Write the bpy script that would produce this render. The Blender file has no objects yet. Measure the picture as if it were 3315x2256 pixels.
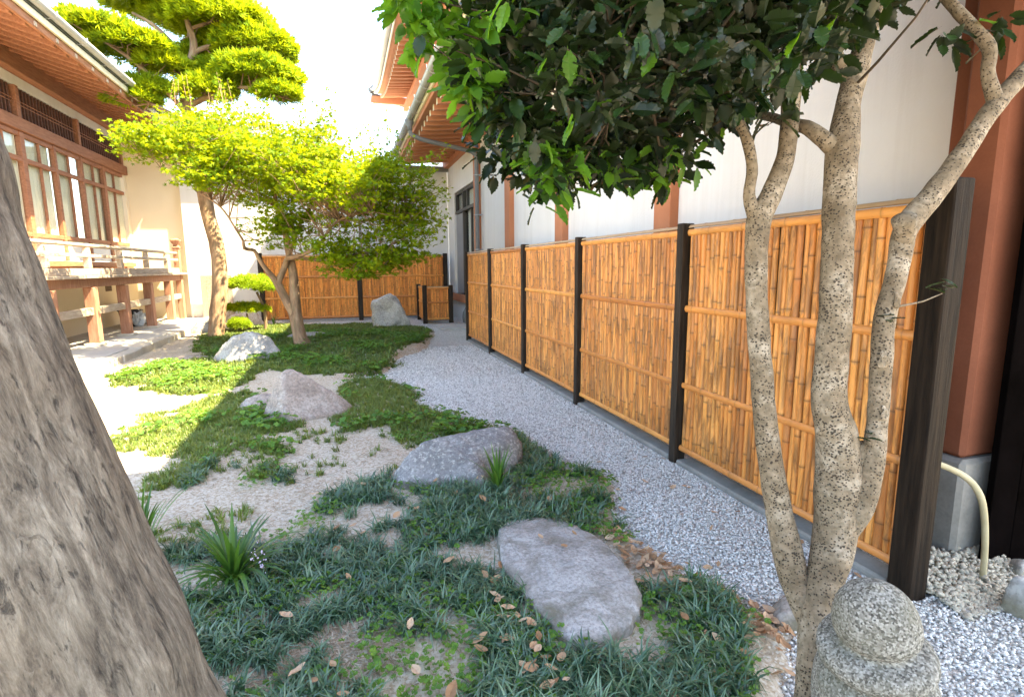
import bpy, bmesh, math, random
import numpy as np
from mathutils import Vector, Matrix, noise as mnoise

random.seed(7)
rng = np.random.default_rng(7)
sc = bpy.context.scene
col = sc.collection
PI = math.pi

# ------------------------------------------------------------------ camera
cam_d = bpy.data.cameras.new('camera'); cam = bpy.data.objects.new('camera', cam_d); col.objects.link(cam)
cam_d.sensor_width = 36.0; cam_d.lens = 18.78; cam_d.clip_start = 0.05; cam_d.clip_end = 3000
PITCH, YAW, ROLL = 0.152136, 0.301344, -0.0066775
fwd = Vector((math.sin(YAW) * math.cos(PITCH), math.cos(YAW) * math.cos(PITCH), -math.sin(PITCH)))
rgt = Vector((math.cos(YAW), -math.sin(YAW), 0)); upv = rgt.cross(fwd)
r2 = math.cos(ROLL) * rgt + math.sin(ROLL) * upv; u2 = -math.sin(ROLL) * rgt + math.cos(ROLL) * upv
cam.matrix_world = Matrix((r2, u2, -fwd)).transposed().to_4x4()
cam.location = (0, 0, 1.5)
sc.camera = cam

# ------------------------------------------------------------------ sky, sun, exposure
SUN_TO = Vector((2.8, -1.0, 4.6)).normalized()          # towards the sun
w = bpy.data.worlds.new('World'); sc.world = w; w.use_nodes = True
wn = w.node_tree; wn.nodes.clear()
sky = wn.nodes.new('ShaderNodeTexSky'); sky.sky_type = 'NISHITA'; sky.sun_disc = False
sky.sun_elevation = math.asin(SUN_TO.z); sky.sun_rotation = math.atan2(SUN_TO.x, SUN_TO.y)
sky.air_density = 1.0; sky.dust_density = 1.0; sky.ozone_density = 1.0
bg = wn.nodes.new('ShaderNodeBackground'); bg.inputs[1].default_value = 0.15
wo = wn.nodes.new('ShaderNodeOutputWorld')
wn.links.new(sky.outputs[0], bg.inputs[0]); wn.links.new(bg.outputs[0], wo.inputs[0])
sun_d = bpy.data.lights.new('sun', 'SUN'); sun_d.energy = 5.0; sun_d.angle = math.radians(0.5); sun_d.color = (1.0, 0.87, 0.62)
sun = bpy.data.objects.new('sun', sun_d); col.objects.link(sun)
sun.rotation_euler = (-SUN_TO).to_track_quat('-Z', 'Y').to_euler(); sun.location = (10, -8, 20)
vs = sc.view_settings; vs.view_transform = 'Standard'; vs.look = 'None'; vs.exposure = 2.85; vs.use_white_balance = True; vs.white_balance_temperature = 7400; vs.white_balance_tint = 8; vs.gamma = 1.0; vs.use_curve_mapping = False
sc.cycles.max_bounces = 6; sc.cycles.diffuse_bounces = 4; sc.cycles.glossy_bounces = 2; sc.cycles.transmission_bounces = 4; sc.cycles.transparent_max_bounces = 8

# ------------------------------------------------------------------ materials
def new_mat(name):
    m = bpy.data.materials.new(name); m.use_nodes = True
    nt = m.node_tree; nt.nodes.clear()
    out = nt.nodes.new('ShaderNodeOutputMaterial'); b = nt.nodes.new('ShaderNodeBsdfPrincipled')
    nt.links.new(b.outputs[0], out.inputs[0])
    return m, nt, b, out
def N(nt, t, **kw):
    n = nt.nodes.new(t)
    for k, v in kw.items(): setattr(n, k, v)
    return n
def ramp(nt, fac, stops):
    r = N(nt, 'ShaderNodeValToRGB'); nt.links.new(fac, r.inputs[0])
    el = r.color_ramp.elements
    while len(el) < len(stops): el.new(0.5)
    for e, (p, c) in zip(el, stops): e.position = p; e.color = (*c, 1) if len(c) == 3 else c
    return r.outputs[0]
def mix(nt, fac, a, b, blend='MIX'):
    m = N(nt, 'ShaderNodeMix', data_type='RGBA', blend_type=blend)
    for s, v in ((0, fac), (6, a), (7, b)):
        if hasattr(v, 'is_output'): nt.links.new(v, m.inputs[s])
        elif isinstance(v, (int, float)): m.inputs[s].default_value = v
        else: m.inputs[s].default_value = (*v, 1)
    return m.outputs[2]
def math_n(nt, op, a, b=0.0):
    m = N(nt, 'ShaderNodeMath', operation=op)
    for i, v in enumerate((a, b)):
        if hasattr(v, 'is_output'): nt.links.new(v, m.inputs[i])
        else: m.inputs[i].default_value = v
    return m.outputs[0]
def coord(nt, kind='Object', scale=(1, 1, 1), attr=None, rand=0):
    if attr: o = N(nt, 'ShaderNodeAttribute', attribute_name=attr).outputs['Vector']
    else: o = N(nt, 'ShaderNodeTexCoord').outputs[kind]
    if rand:
        oi = N(nt, 'ShaderNodeObjectInfo'); mu = math_n(nt, 'MULTIPLY', oi.outputs['Random'], rand)
        ad = N(nt, 'ShaderNodeVectorMath', operation='ADD'); nt.links.new(o, ad.inputs[0]); nt.links.new(mu, ad.inputs[1]); o = ad.outputs[0]
    mp = N(nt, 'ShaderNodeMapping'); nt.links.new(o, mp.inputs[0]); mp.inputs['Scale'].default_value = scale
    return mp.outputs[0]
def noise_t(nt, vec, scale, detail=4, rough=0.55, dist=0.0):
    n = N(nt, 'ShaderNodeTexNoise'); n.inputs['Scale'].default_value = scale; n.inputs['Detail'].default_value = detail
    n.inputs['Roughness'].default_value = rough; n.inputs['Distortion'].default_value = dist
    nt.links.new(vec, n.inputs['Vector']); return n.outputs[0]
def voro(nt, vec, scale, feature='F1', out='Distance'):
    n = N(nt, 'ShaderNodeTexVoronoi', feature=feature); n.inputs['Scale'].default_value = scale
    nt.links.new(vec, n.inputs['Vector']); return n.outputs[out]
def bump(nt, b, h, strength=0.3, dist=0.01):
    bp = N(nt, 'ShaderNodeBump'); bp.inputs['Strength'].default_value = strength; bp.inputs['Distance'].default_value = dist
    nt.links.new(h, bp.inputs['Height']); nt.links.new(bp.outputs[0], b.inputs['Normal'])
def plain(name, c1, c2, scale=6, rough=0.7, bs=0.15, bd=0.004, stretch=(1, 1, 1), spec=0.4, metal=0.0, detail=5, fine=60, lo=0.3, hi=0.7):
    m, nt, b, out = new_mat(name)
    v = coord(nt, 'Object', stretch, rand=7.3)
    n1 = noise_t(nt, v, scale, detail); n2 = noise_t(nt, v, fine, 3)
    f = math_n(nt, 'ADD', math_n(nt, 'MULTIPLY', n1, 0.75), math_n(nt, 'MULTIPLY', n2, 0.25))
    nt.links.new(ramp(nt, f, [(lo, c1), (hi, c2)]), b.inputs['Base Color'])
    b.inputs['Roughness'].default_value = rough; b.inputs['Specular IOR Level'].default_value = spec; b.inputs['Metallic'].default_value = metal
    bump(nt, b, f, bs, bd)
    return m
M = {}
# plaster and wood
def plaster(name, c1, c2):
    m, nt, b, out = new_mat(name); v = coord(nt, 'Object'); n1 = noise_t(nt, v, 0.9, 6, 0.6); n2 = noise_t(nt, v, 60, 4, 0.6); st = noise_t(nt, coord(nt, 'Object', (2.2, 2.2, 0.12)), 2.0, 6, 0.65)
    c = ramp(nt, n1, [(0.3, c1), (0.7, c2)]); c = mix(nt, ramp(nt, st, [(0.50, (0, 0, 0)), (0.80, (0.5, 0.5, 0.5))]), c, tuple(x * k for x, k in zip(c1, (0.80, 0.77, 0.72))))
    gz_ = N(nt, 'ShaderNodeSeparateXYZ'); nt.links.new(v, gz_.inputs[0]); dirt = math_n(nt, 'MULTIPLY', ramp(nt, math_n(nt, 'ADD', gz_.outputs[2], math_n(nt, 'MULTIPLY', n1, 0.5)), [(0.3, (1, 1, 1)), (0.75, (0, 0, 0))]), 0.35)
    c = mix(nt, dirt, c, (0.42, 0.38, 0.31)); nt.links.new(c, b.inputs['Base Color']); b.inputs['Roughness'].default_value = 0.9; b.inputs['Specular IOR Level'].default_value = 0.2
    bump(nt, b, n2, 0.45, 0.006); return m
M['plaster'] = plaster('white_plaster', (0.68, 0.67, 0.66), (0.76, 0.755, 0.745))
M['plaster_old'] = plain('white_plaster', (0.68, 0.67, 0.66), (0.76, 0.755, 0.745), 1.4, 0.9, 0.35, 0.006, fine=55, spec=0.2)
M['plaster_cream'] = plain('cream_plaster', (0.80, 0.68, 0.50), (0.86, 0.75, 0.57), 1.1, 0.9, 0.15, 0.003, fine=90, spec=0.2)
M['terracotta'] = plain('terracotta_paint', (0.44, 0.17, 0.085), (0.52, 0.215, 0.11), 3, 0.75, 0.2, 0.003, fine=80, spec=0.3)
M['terracotta_old'] = plain('aged_terracotta_paint', (0.18, 0.060, 0.032), (0.25, 0.090, 0.050), 3, 0.8, 0.3, 0.004, fine=90, spec=0.2)  # darker copy of the terracotta, shade near the recess put into the colour
M['soffit'] = plain('soffit_boards', (0.45, 0.19, 0.10), (0.53, 0.24, 0.13), 3, 0.8, 0.2, 0.004, (1, 1, 1), fine=60)
M['cream_paint'] = plain('cream_paint', (0.72, 0.66, 0.52), (0.80, 0.75, 0.62), 4, 0.7)
M['old_wood'] = plain('old_brown_wood', (0.22, 0.085, 0.045), (0.42, 0.19, 0.105), 5, 0.65, 0.3, 0.004, (6, 0.8, 6), fine=40)
M['dark_wood'] = plain('dark_rafter_wood', (0.075, 0.03, 0.022), (0.16, 0.07, 0.05), 5, 0.75, 0.3, 0.004, (0.8, 6, 6), fine=40)
M['weather_wood'] = plain('weathered_veranda_wood', (0.27, 0.20, 0.15), (0.52, 0.44, 0.36), 5, 0.8, 0.35, 0.004, (8, 0.9, 8), fine=40)
M['post_wood'] = plain('reddish_veranda_post', (0.25, 0.105, 0.06), (0.46, 0.25, 0.17), 4, 0.75, 0.35, 0.004, (6, 6, 0.8), fine=40)
M['lattice'] = plain('dark_lattice', (0.035, 0.022, 0.018), (0.075, 0.05, 0.04), 6, 0.8)
M['char_post'] = plain('charred_post_wood', (0.010, 0.008, 0.007), (0.060, 0.045, 0.034), 5, 0.6, 0.6, 0.006, (9, 9, 0.7), fine=30, spec=0.15)
M['char_pale'] = plain('weathered_charred_wood', (0.003, 0.002, 0.0015), (0.030, 0.019, 0.012), 4, 0.75, 0.7, 0.008, (10, 10, 0.6), fine=24, spec=0.12)  # near post copy, darkened all over to stand for its shaded side
M['black_board'] = plain('black_boards', (0.0015, 0.0012, 0.001), (0.004, 0.003, 0.003), 5, 0.95, spec=0.0)  # near-black colour stands for unlit depth
M['gutter'] = plain('grey_gutter', (0.30, 0.31, 0.33), (0.40, 0.41, 0.43), 3, 0.4, 0.05, 0.002, metal=0.0)
M['gutter_dark'] = plain('dark_grey_pipe', (0.13, 0.135, 0.14), (0.20, 0.205, 0.21), 3, 0.45, 0.05, 0.002)
M['copper_pipe'] = plain('brown_drainpipe', (0.24, 0.12, 0.08), (0.34, 0.19, 0.13), 3, 0.5, 0.1, 0.002)
M['roof'] = plain('roof_tiles_grey', (0.10, 0.105, 0.11), (0.18, 0.185, 0.19), 5, 0.6)
M['concrete'] = plain('concrete', (0.38, 0.37, 0.35), (0.52, 0.51, 0.49), 4, 0.9, 0.3, 0.004, fine=70)
M['footing'] = plain('dirty_concrete', (0.18, 0.17, 0.15), (0.32, 0.305, 0.28), 5, 0.9, 0.4, 0.006, fine=60)
M['stone_kerb'] = plain('kerb_stone', (0.36, 0.33, 0.28), (0.56, 0.52, 0.46), 4, 0.9, 0.5, 0.01, fine=50)
M['alu_dark'] = plain('bronze_aluminium', (0.045, 0.04, 0.037), (0.07, 0.062, 0.058), 3, 0.4, 0.05, 0.001)
M['alu_grey'] = plain('grey_shutter', (0.22, 0.23, 0.25), (0.28, 0.29, 0.31), 3, 0.5, 0.05, 0.001)
M['curtain'] = plain('cream_curtain', (0.76, 0.70, 0.55), (0.85, 0.80, 0.66), 3, 0.9, 0.1, 0.004, (1, 7, 0.4))
M['paper'] = plain('white_lower_panel', (0.66, 0.68, 0.64), (0.76, 0.77, 0.73), 3, 0.7)
M['tub'] = plain('black_plastic', (0.012, 0.012, 0.014), (0.03, 0.03, 0.032), 3, 0.4)
M['bag'] = plain('pale_blue_plastic', (0.35, 0.45, 0.60), (0.70, 0.76, 0.82), 9, 0.4, 0.4, 0.01)
M['vent'] = plain('brown_vent', (0.20, 0.12, 0.07), (0.28, 0.18, 0.11), 6, 0.7)
M['rod'] = plain('old_bamboo_rod', (0.36, 0.30, 0.17), (0.50, 0.43, 0.27), 8, 0.6)
M['pebble_beige'] = plain('beige_pebble', (0.34, 0.30, 0.23), (0.56, 0.51, 0.42), 0.8, 0.85, fine=120)
def glass():
    m, nt, b, out = new_mat('window_glass'); nt.nodes.remove(b)
    t = N(nt, 'ShaderNodeBsdfTransparent'); t.inputs[0].default_value = (0.93, 0.95, 0.93, 1)
    g = N(nt, 'ShaderNodeBsdfGlossy'); g.inputs['Roughness'].default_value = 0.02
    fr = N(nt, 'ShaderNodeLayerWeight'); fr.inputs[0].default_value = 0.5
    ms = N(nt, 'ShaderNodeMixShader'); nt.links.new(math_n(nt, 'ADD', 0.03, math_n(nt, 'MULTIPLY', math_n(nt, 'POWER', fr.outputs['Facing'], 4.0), 0.5)), ms.inputs[0])
    nt.links.new(t.outputs[0], ms.inputs[1]); nt.links.new(g.outputs[0], ms.inputs[2]); nt.links.new(ms.outputs[0], out.inputs[0])
    return m
M['glass'] = glass()
def bamboo(name, horizontal=False, tone=1.0, sc_=1.0):
    m, nt, b, out = new_mat(name)
    at = N(nt, 'ShaderNodeAttribute', attribute_name='rnd'); oi = N(nt, 'ShaderNodeObjectInfo')
    r = math_n(nt, 'FRACT', math_n(nt, 'ADD', at.outputs['Fac'], oi.outputs['Random']))
    ad = N(nt, 'ShaderNodeVectorMath', operation='ADD'); nt.links.new(N(nt, 'ShaderNodeTexCoord').outputs['Object'], ad.inputs[0])
    nt.links.new(math_n(nt, 'MULTIPLY', r, 31.0), ad.inputs[1])
    mp = N(nt, 'ShaderNodeMapping'); nt.links.new(ad.outputs[0], mp.inputs[0])
    mp.inputs['Scale'].default_value = (4, 1.0, 4) if horizontal else (4.5, 4.5, 0.75)
    scorch = noise_t(nt, mp.outputs[0], 3.2, 6, 0.72, 0.6); fine = noise_t(nt, mp.outputs[0], 16, 3)
    base = ramp(nt, r, [(0.0, (0.50 * tone, 0.150 * tone, 0.030 * tone)), (0.3, (0.72 * tone, 0.255 * tone, 0.05 * tone)), (0.6, (0.84 * tone, 0.36 * tone, 0.085 * tone)), (0.85, (0.70 * tone, 0.24 * tone, 0.045 * tone)), (1.0, (0.42 * tone, 0.125 * tone, 0.025 * tone))])
    sf = ramp(nt, scorch, [(0.44, (0, 0, 0)), (0.55, (0.65, 0.65, 0.65)), (0.64, (1, 1, 1))])
    c = mix(nt, math_n(nt, 'MULTIPLY', sf, (0.35 if horizontal else 0.97) * sc_), base, (0.105, 0.030, 0.008))
    c = mix(nt, math_n(nt, 'MULTIPLY', fine, 0.30), c, (0.80, 0.44, 0.17))
    nd = N(nt, 'ShaderNodeAttribute', attribute_name='node')
    c = mix(nt, math_n(nt, 'MULTIPLY', nd.outputs['Fac'], 0.8), c, (0.09, 0.035, 0.012))
    nt.links.new(c, b.inputs['Base Color']); b.inputs['Roughness'].default_value = 0.42; b.inputs['Specular IOR Level'].default_value = 0.45
    bump(nt, b, fine, 0.15, 0.003)
    return m
M['bamboo'] = bamboo('scorched_bamboo'); M['bamboo_rear'] = bamboo('fresh_bamboo', False, 1.3, 0.6); M['bamboo_rail'] = bamboo('bamboo_rail', True, 1.0)  # rear bamboo is a brightened copy, making up for dim light there
M['bamboo_grey'] = plain('grey_cap_bamboo', (0.36, 0.22, 0.11), (0.56, 0.40, 0.24), 3, 0.45, 0.1, 0.002, (8, 0.8, 8))
M['panel_back'] = plain('fence_backing', (0.05, 0.025, 0.012), (0.10, 0.05, 0.025), 5, 0.8)

def bark(name, kind):
    m, nt, b, out = new_mat(name)
    if kind == 'holly':
        v = coord(nt, attr='tc', scale=(1, 1, 1))
        n1 = noise_t(nt, v, 9, 5, 0.6); n2 = noise_t(nt, v, 45, 4, 0.6)
        c = ramp(nt, n1, [(0.32, (0.13, 0.09, 0.05)), (0.5, (0.25, 0.19, 0.125)), (0.68, (0.38, 0.315, 0.235))])
        c = mix(nt, ramp(nt, n2, [(0.42, (0, 0, 0)), (0.62, (0.7, 0.7, 0.7))]), c, (0.115, 0.085, 0.05))
        # dark corky lenticels
        vd = coord(nt, attr='tc', scale=(1, 1, 1.25))
        d1 = voro(nt, vd, 100); msk = noise_t(nt, v, 14, 2)
        sp = ramp(nt, math_n(nt, 'ADD', d1, math_n(nt, 'MULTIPLY', math_n(nt, 'SUBTRACT', 0.57, msk), 0.6)), [(0.27, (1, 1, 1)), (0.37, (0, 0, 0))])
        c = mix(nt, math_n(nt, 'MULTIPLY', sp, 0.88), c, (0.022, 0.014, 0.008))
        # cross wrinkles
        wv = coord(nt, attr='tc', scale=(4, 4, 60)); wr = noise_t(nt, wv, 1.0, 3)
        c = mix(nt, ramp(nt, wr, [(0.60, (0, 0, 0)), (0.75, (0.35, 0.35, 0.35))]), c, (0.16, 0.11, 0.07))
        h = math_n(nt, 'ADD', math_n(nt, 'MULTIPLY', n2, 0.8), math_n(nt, 'MULTIPLY', sp, 0.9))
        nt.links.new(c, b.inputs['Base Color']); b.inputs['Roughness'].default_value = 0.85; bump(nt, b, h, 0.9, 0.008)
    elif kind == 'old':
        v = coord(nt, attr='tc', scale=(1.0, 1.0, 0.24)); vi = coord(nt, attr='tc', scale=(1, 1, 0.5))
        n1 = noise_t(nt, v, 30, 10, 0.76, 0.35); n2 = noise_t(nt, v, 130, 5, 0.7); n3 = noise_t(nt, vi, 4.0, 4)
        c = ramp(nt, n1, [(0.33, (0.045, 0.036, 0.028)), (0.45, (0.16, 0.130, 0.098)), (0.56, (0.285, 0.243, 0.19)), (0.70, (0.50, 0.44, 0.36))])
        c = mix(nt, ramp(nt, n3, [(0.45, (0, 0, 0)), (0.7, (0.6, 0.6, 0.6))]), c, (0.68, 0.58, 0.50), 'MULTIPLY')
        c = mix(nt, ramp(nt, n2, [(0.52, (0, 0, 0)), (0.70, (0.5, 0.5, 0.5))]), c, (0.30, 0.26, 0.205))
        cr = noise_t(nt, v, 46, 6, 0.72, 0.6)
        ck = ramp(nt, cr, [(0.34, (1, 1, 1)), (0.42, (0, 0, 0))])
        c = mix(nt, math_n(nt, 'MULTIPLY', ck, 0.7), c, (0.018, 0.012, 0.009))
        h = math_n(nt, 'SUBTRACT', math_n(nt, 'ADD', math_n(nt, 'MULTIPLY', n1, 1.0), math_n(nt, 'MULTIPLY', n2, 0.35)), math_n(nt, 'MULTIPLY', ck, 0.4))
        nt.links.new(c, b.inputs['Base Color']); b.inputs['Roughness'].default_value = 0.92; bump(nt, b, h, 1.0, 0.022)
    else:
        v = coord(nt, attr='tc', scale=(1.0, 1.0, 0.3)); n1 = noise_t(nt, v, 9, 6, 0.65, 0.4); n2 = noise_t(nt, v, 30, 4)
        c = ramp(nt, n1, [(0.32, (0.12, 0.07, 0.04)), (0.55, (0.32, 0.20, 0.12)), (0.72, (0.48, 0.34, 0.22))])
        c = mix(nt, ramp(nt, n2, [(0.5, (0, 0, 0)), (0.75, (0.5, 0.5, 0.5))]), c, (0.20, 0.20, 0.10))
        nt.links.new(c, b.inputs['Base Color']); b.inputs['Roughness'].default_value = 0.9; bump(nt, b, n1, 0.8, 0.02)
    return m
M['twig'] = plain('dark_twig', (0.035, 0.024, 0.015), (0.10, 0.07, 0.045), 20, 0.8)
M['bark_holly'] = bark('speckled_holly_bark', 'holly'); M['bark_old'] = bark('old_weathered_bark', 'old'); M['bark_brown'] = bark('brown_bark', 'brown')

def leafmat(name, dark, mid, bright, trans, tfac=0.45, rough=0.45, spec=0.4, under=None, tmix=0.5):
    m, nt, b, out = new_mat(name)
    at = N(nt, 'ShaderNodeAttribute', attribute_name='tint'); oi = N(nt, 'ShaderNodeObjectInfo')
    r = math_n(nt, 'FRACT', math_n(nt, 'ADD', at.outputs['Fac'], math_n(nt, 'MULTIPLY', oi.outputs['Random'], 0.999)))
    c = ramp(nt, r, [(0.0, dark), (0.5, mid), (1.0, bright)])
    if under:
        geo = N(nt, 'ShaderNodeNewGeometry'); c = mix(nt, math_n(nt, 'MULTIPLY', geo.outputs['Backfacing'], 0.8), c, under)
    nt.links.new(c, b.inputs['Base Color']); b.inputs['Roughness'].default_value = rough; b.inputs['Specular IOR Level'].default_value = spec
    t = N(nt, 'ShaderNodeBsdfTranslucent'); nt.links.new(mix(nt, tmix, c, trans), t.inputs[0])
    ms = N(nt, 'ShaderNodeMixShader'); ms.inputs[0].default_value = tfac
    nt.links.new(b.outputs[0], ms.inputs[1]); nt.links.new(t.outputs[0], ms.inputs[2]); nt.links.new(ms.outputs[0], out.inputs[0])
    return m
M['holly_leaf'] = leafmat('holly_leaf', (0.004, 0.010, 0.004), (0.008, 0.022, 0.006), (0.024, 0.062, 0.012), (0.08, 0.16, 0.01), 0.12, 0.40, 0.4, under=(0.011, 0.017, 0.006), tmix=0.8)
M['young_leaf'] = leafmat('young_holly_leaf', (0.030, 0.095, 0.016), (0.060, 0.17, 0.020), (0.11, 0.26, 0.026), (0.30, 0.58, 0.02), 0.45, 0.36, 0.5, tmix=0.8)  # lit copy of the holly leaf: backlight put into colour and translucency
M['maple_leaf'] = leafmat('maple_leaf', (0.060, 0.160, 0.014), (0.14, 0.24, 0.010), (0.27, 0.33, 0.010), (0.50, 0.50, 0.01), 0.40, 0.6, 0.12)
M['pine_leaf'] = leafmat('pine_leaf', (0.11, 0.22, 0.016), (0.26, 0.36, 0.016), (0.40, 0.46, 0.02), (0.56, 0.58, 0.01), 0.40, 0.6, 0.12)
M['shrub_leaf'] = leafmat('shrub_leaf', (0.14, 0.26, 0.02), (0.24, 0.38, 0.02), (0.34, 0.46, 0.03), (0.50, 0.58, 0.03), 0.45, 0.5, 0.3)
M['mondo'] = leafmat('mondo_grass', (0.022, 0.070, 0.036), (0.060, 0.140, 0.072), (0.17, 0.265, 0.155), (0.14, 0.26, 0.06), 0.2, 0.33, 0.8)
M['grass_far'] = leafmat('low_grass', (0.06, 0.125, 0.034), (0.125, 0.20, 0.042), (0.22, 0.28, 0.055), (0.42, 0.40, 0.03), 0.30, 0.42, 0.5)
M['clover'] = leafmat('clover', (0.055, 0.150, 0.028), (0.10, 0.235, 0.036), (0.19, 0.33, 0.045), (0.32, 0.46, 0.04), 0.35, 0.5, 0.3)
M['liriope'] = leafmat('strap_leaf', (0.025, 0.085, 0.018), (0.05, 0.14, 0.022), (0.10, 0.22, 0.03), (0.2, 0.36, 0.03), 0.3, 0.34, 0.6)
M['dry_leaf'] = leafmat('dry_leaf', (0.32, 0.165, 0.08), (0.52, 0.32, 0.19), (0.66, 0.47, 0.32), (0.5, 0.3, 0.12), 0.15, 0.6, 0.3)
M['straw'] = leafmat('straw_litter', (0.24, 0.18, 0.12), (0.42, 0.35, 0.26), (0.60, 0.54, 0.44), (0.4, 0.3, 0.2), 0.1, 0.8, 0.2)
M['petal'] = plain('pale_purple_petal', (0.50, 0.42, 0.62), (0.62, 0.55, 0.72), 5, 0.6)

def rockmat(name, c1, c2, c3, lichen=0.0, scale=5, dark=(0.10, 0.09, 0.085), bs=0.6):
    m, nt, b, out = new_mat(name)
    v = coord(nt, 'Object', rand=9)
    n1 = noise_t(nt, v, scale, 8, 0.62, 0.5); n2 = noise_t(nt, v, scale * 9, 5, 0.65); n3 = noise_t(nt, v, scale * 0.55, 3)
    c = ramp(nt, n1, [(0.32, c1), (0.5, c2), (0.68, c3)])
    c = mix(nt, ramp(nt, n2, [(0.40, (0.45, 0.45, 0.45)), (0.56, (0, 0, 0))]), c, dark)
    c = mix(nt, ramp(nt, n3, [(0.5, (0, 0, 0)), (0.72, (0.45, 0.45, 0.45))]), c, tuple(x * 0.72 for x in c2))
    if lichen > 0:
        l1 = noise_t(nt, v, scale * 5.5, 9, 0.78, 0.0)
        c = mix(nt, ramp(nt, l1, [(0.60 - 0.12 * lichen, (0, 0, 0)), (0.70 - 0.12 * lichen, (0.75, 0.75, 0.75))]), c, (0.54, 0.53, 0.50))
    sz_ = N(nt, 'ShaderNodeSeparateXYZ'); nt.links.new(N(nt, 'ShaderNodeTexCoord').outputs['Object'], sz_.inputs[0])
    dz = ramp(nt, math_n(nt, 'ADD', sz_.outputs[2], math_n(nt, 'MULTIPLY', math_n(nt, 'SUBTRACT', n1, 0.5), 0.22)), [(0.03, (0.75, 0.75, 0.75)), (0.11, (0, 0, 0))])
    c = mix(nt, dz, c, (0.17, 0.15, 0.09))
    crk = voro(nt, coord(nt, 'Object', (1, 1, 1.8), rand=3), scale * 0.7, 'DISTANCE_TO_EDGE')
    h = math_n(nt, 'ADD', math_n(nt, 'MULTIPLY', n1, 1.0), math_n(nt, 'MULTIPLY', n2, 0.35))
    h = math_n(nt, 'ADD', h, math_n(nt, 'MULTIPLY', ramp(nt, crk, [(0.0, (0, 0, 0)), (0.035, (1, 1, 1))]), 0.10))
    nt.links.new(c, b.inputs['Base Color']); b.inputs['Roughness'].default_value = 0.9; b.inputs['Specular IOR Level'].default_value = 0.25
    bump(nt, b, h, bs, 0.03)
    return m
M['rock_grey'] = rockmat('grey_rock', (0.24, 0.23, 0.22), (0.37, 0.355, 0.34), (0.50, 0.485, 0.465), 0.3)
M['rock_purple'] = rockmat('purple_grey_rock', (0.16, 0.155, 0.16), (0.235, 0.228, 0.233), (0.33, 0.32, 0.32), 0.7, 6)
M['rock_pale'] = rockmat('pale_grey_rock', (0.33, 0.32, 0.31), (0.46, 0.45, 0.435), (0.58, 0.57, 0.55), 0.2, 4)
M['rock_brown'] = rockmat('brownish_rock', (0.27, 0.22, 0.19), (0.38, 0.32, 0.28), (0.50, 0.44, 0.40), 0.3, 5)
M['rock_pink'] = rockmat('pinkish_rock', (0.40, 0.30, 0.25), (0.52, 0.42, 0.36), (0.62, 0.53, 0.47), 0.1, 4)
M['rock_flat'] = rockmat('flat_stepping_rock', (0.30, 0.275, 0.265), (0.43, 0.40, 0.385), (0.55, 0.52, 0.50), 0.35, 7, bs=0.75)
def granite():
    m, nt, b, out = new_mat('speckled_granite')
    v = coord(nt, 'Object'); s = voro(nt, v, 210, out='Color'); sp = N(nt, 'ShaderNodeSeparateColor'); nt.links.new(s, sp.inputs[0])
    n1 = noise_t(nt, v, 9, 5); n2 = noise_t(nt, v, 190, 3, 0.7)
    c = ramp(nt, sp.outputs[0], [(0.0, (0.05, 0.046, 0.04)), (0.28, (0.14, 0.13, 0.108)), (0.6, (0.235, 0.222, 0.19)), (1.0, (0.40, 0.385, 0.345))])
    c = mix(nt, ramp(nt, n1, [(0.45, (0, 0, 0)), (0.72, (0.6, 0.6, 0.6))]), c, (0.12, 0.115, 0.075))
    nt.links.new(c, b.inputs['Base Color']); b.inputs['Roughness'].default_value = 0.85
    bump(nt, b, math_n(nt, 'ADD', n2, math_n(nt, 'MULTIPLY', sp.outputs[1], 0.4)), 0.7, 0.006)
    return m
M['granite'] = granite()
def groundmat():
    m, nt, b, out = new_mat('sandy_soil')
    v = coord(nt, 'Object'); n1 = noise_t(nt, v, 1.6, 6, 0.6); n2 = noise_t(nt, v, 40, 6, 0.7); n3 = voro(nt, v, 95, out='Color')
    sp = N(nt, 'ShaderNodeSeparateColor'); nt.links.new(n3, sp.inputs[0])
    c = ramp(nt, n1, [(0.3, (0.44, 0.355, 0.265)), (0.5, (0.56, 0.475, 0.37)), (0.7, (0.64, 0.565, 0.46))])
    c = mix(nt, ramp(nt, n2, [(0.42, (0.75, 0.75, 0.75)), (0.56, (0, 0, 0))]), c, (0.30, 0.225, 0.15))
    c = mix(nt, ramp(nt, sp.outputs[0], [(0.55, (0, 0, 0)), (0.9, (0.7, 0.7, 0.7))]), c, (0.64, 0.60, 0.53))
    nt.links.new(c, b.inputs['Base Color']); b.inputs['Roughness'].default_value = 0.95; b.inputs['Specular IOR Level'].default_value = 0.15
    bump(nt, b, math_n(nt, 'ADD', n2, math_n(nt, 'MULTIPLY', sp.outputs[1], 0.5)), 0.8, 0.012)
    return m
M['soil'] = groundmat()
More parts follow.
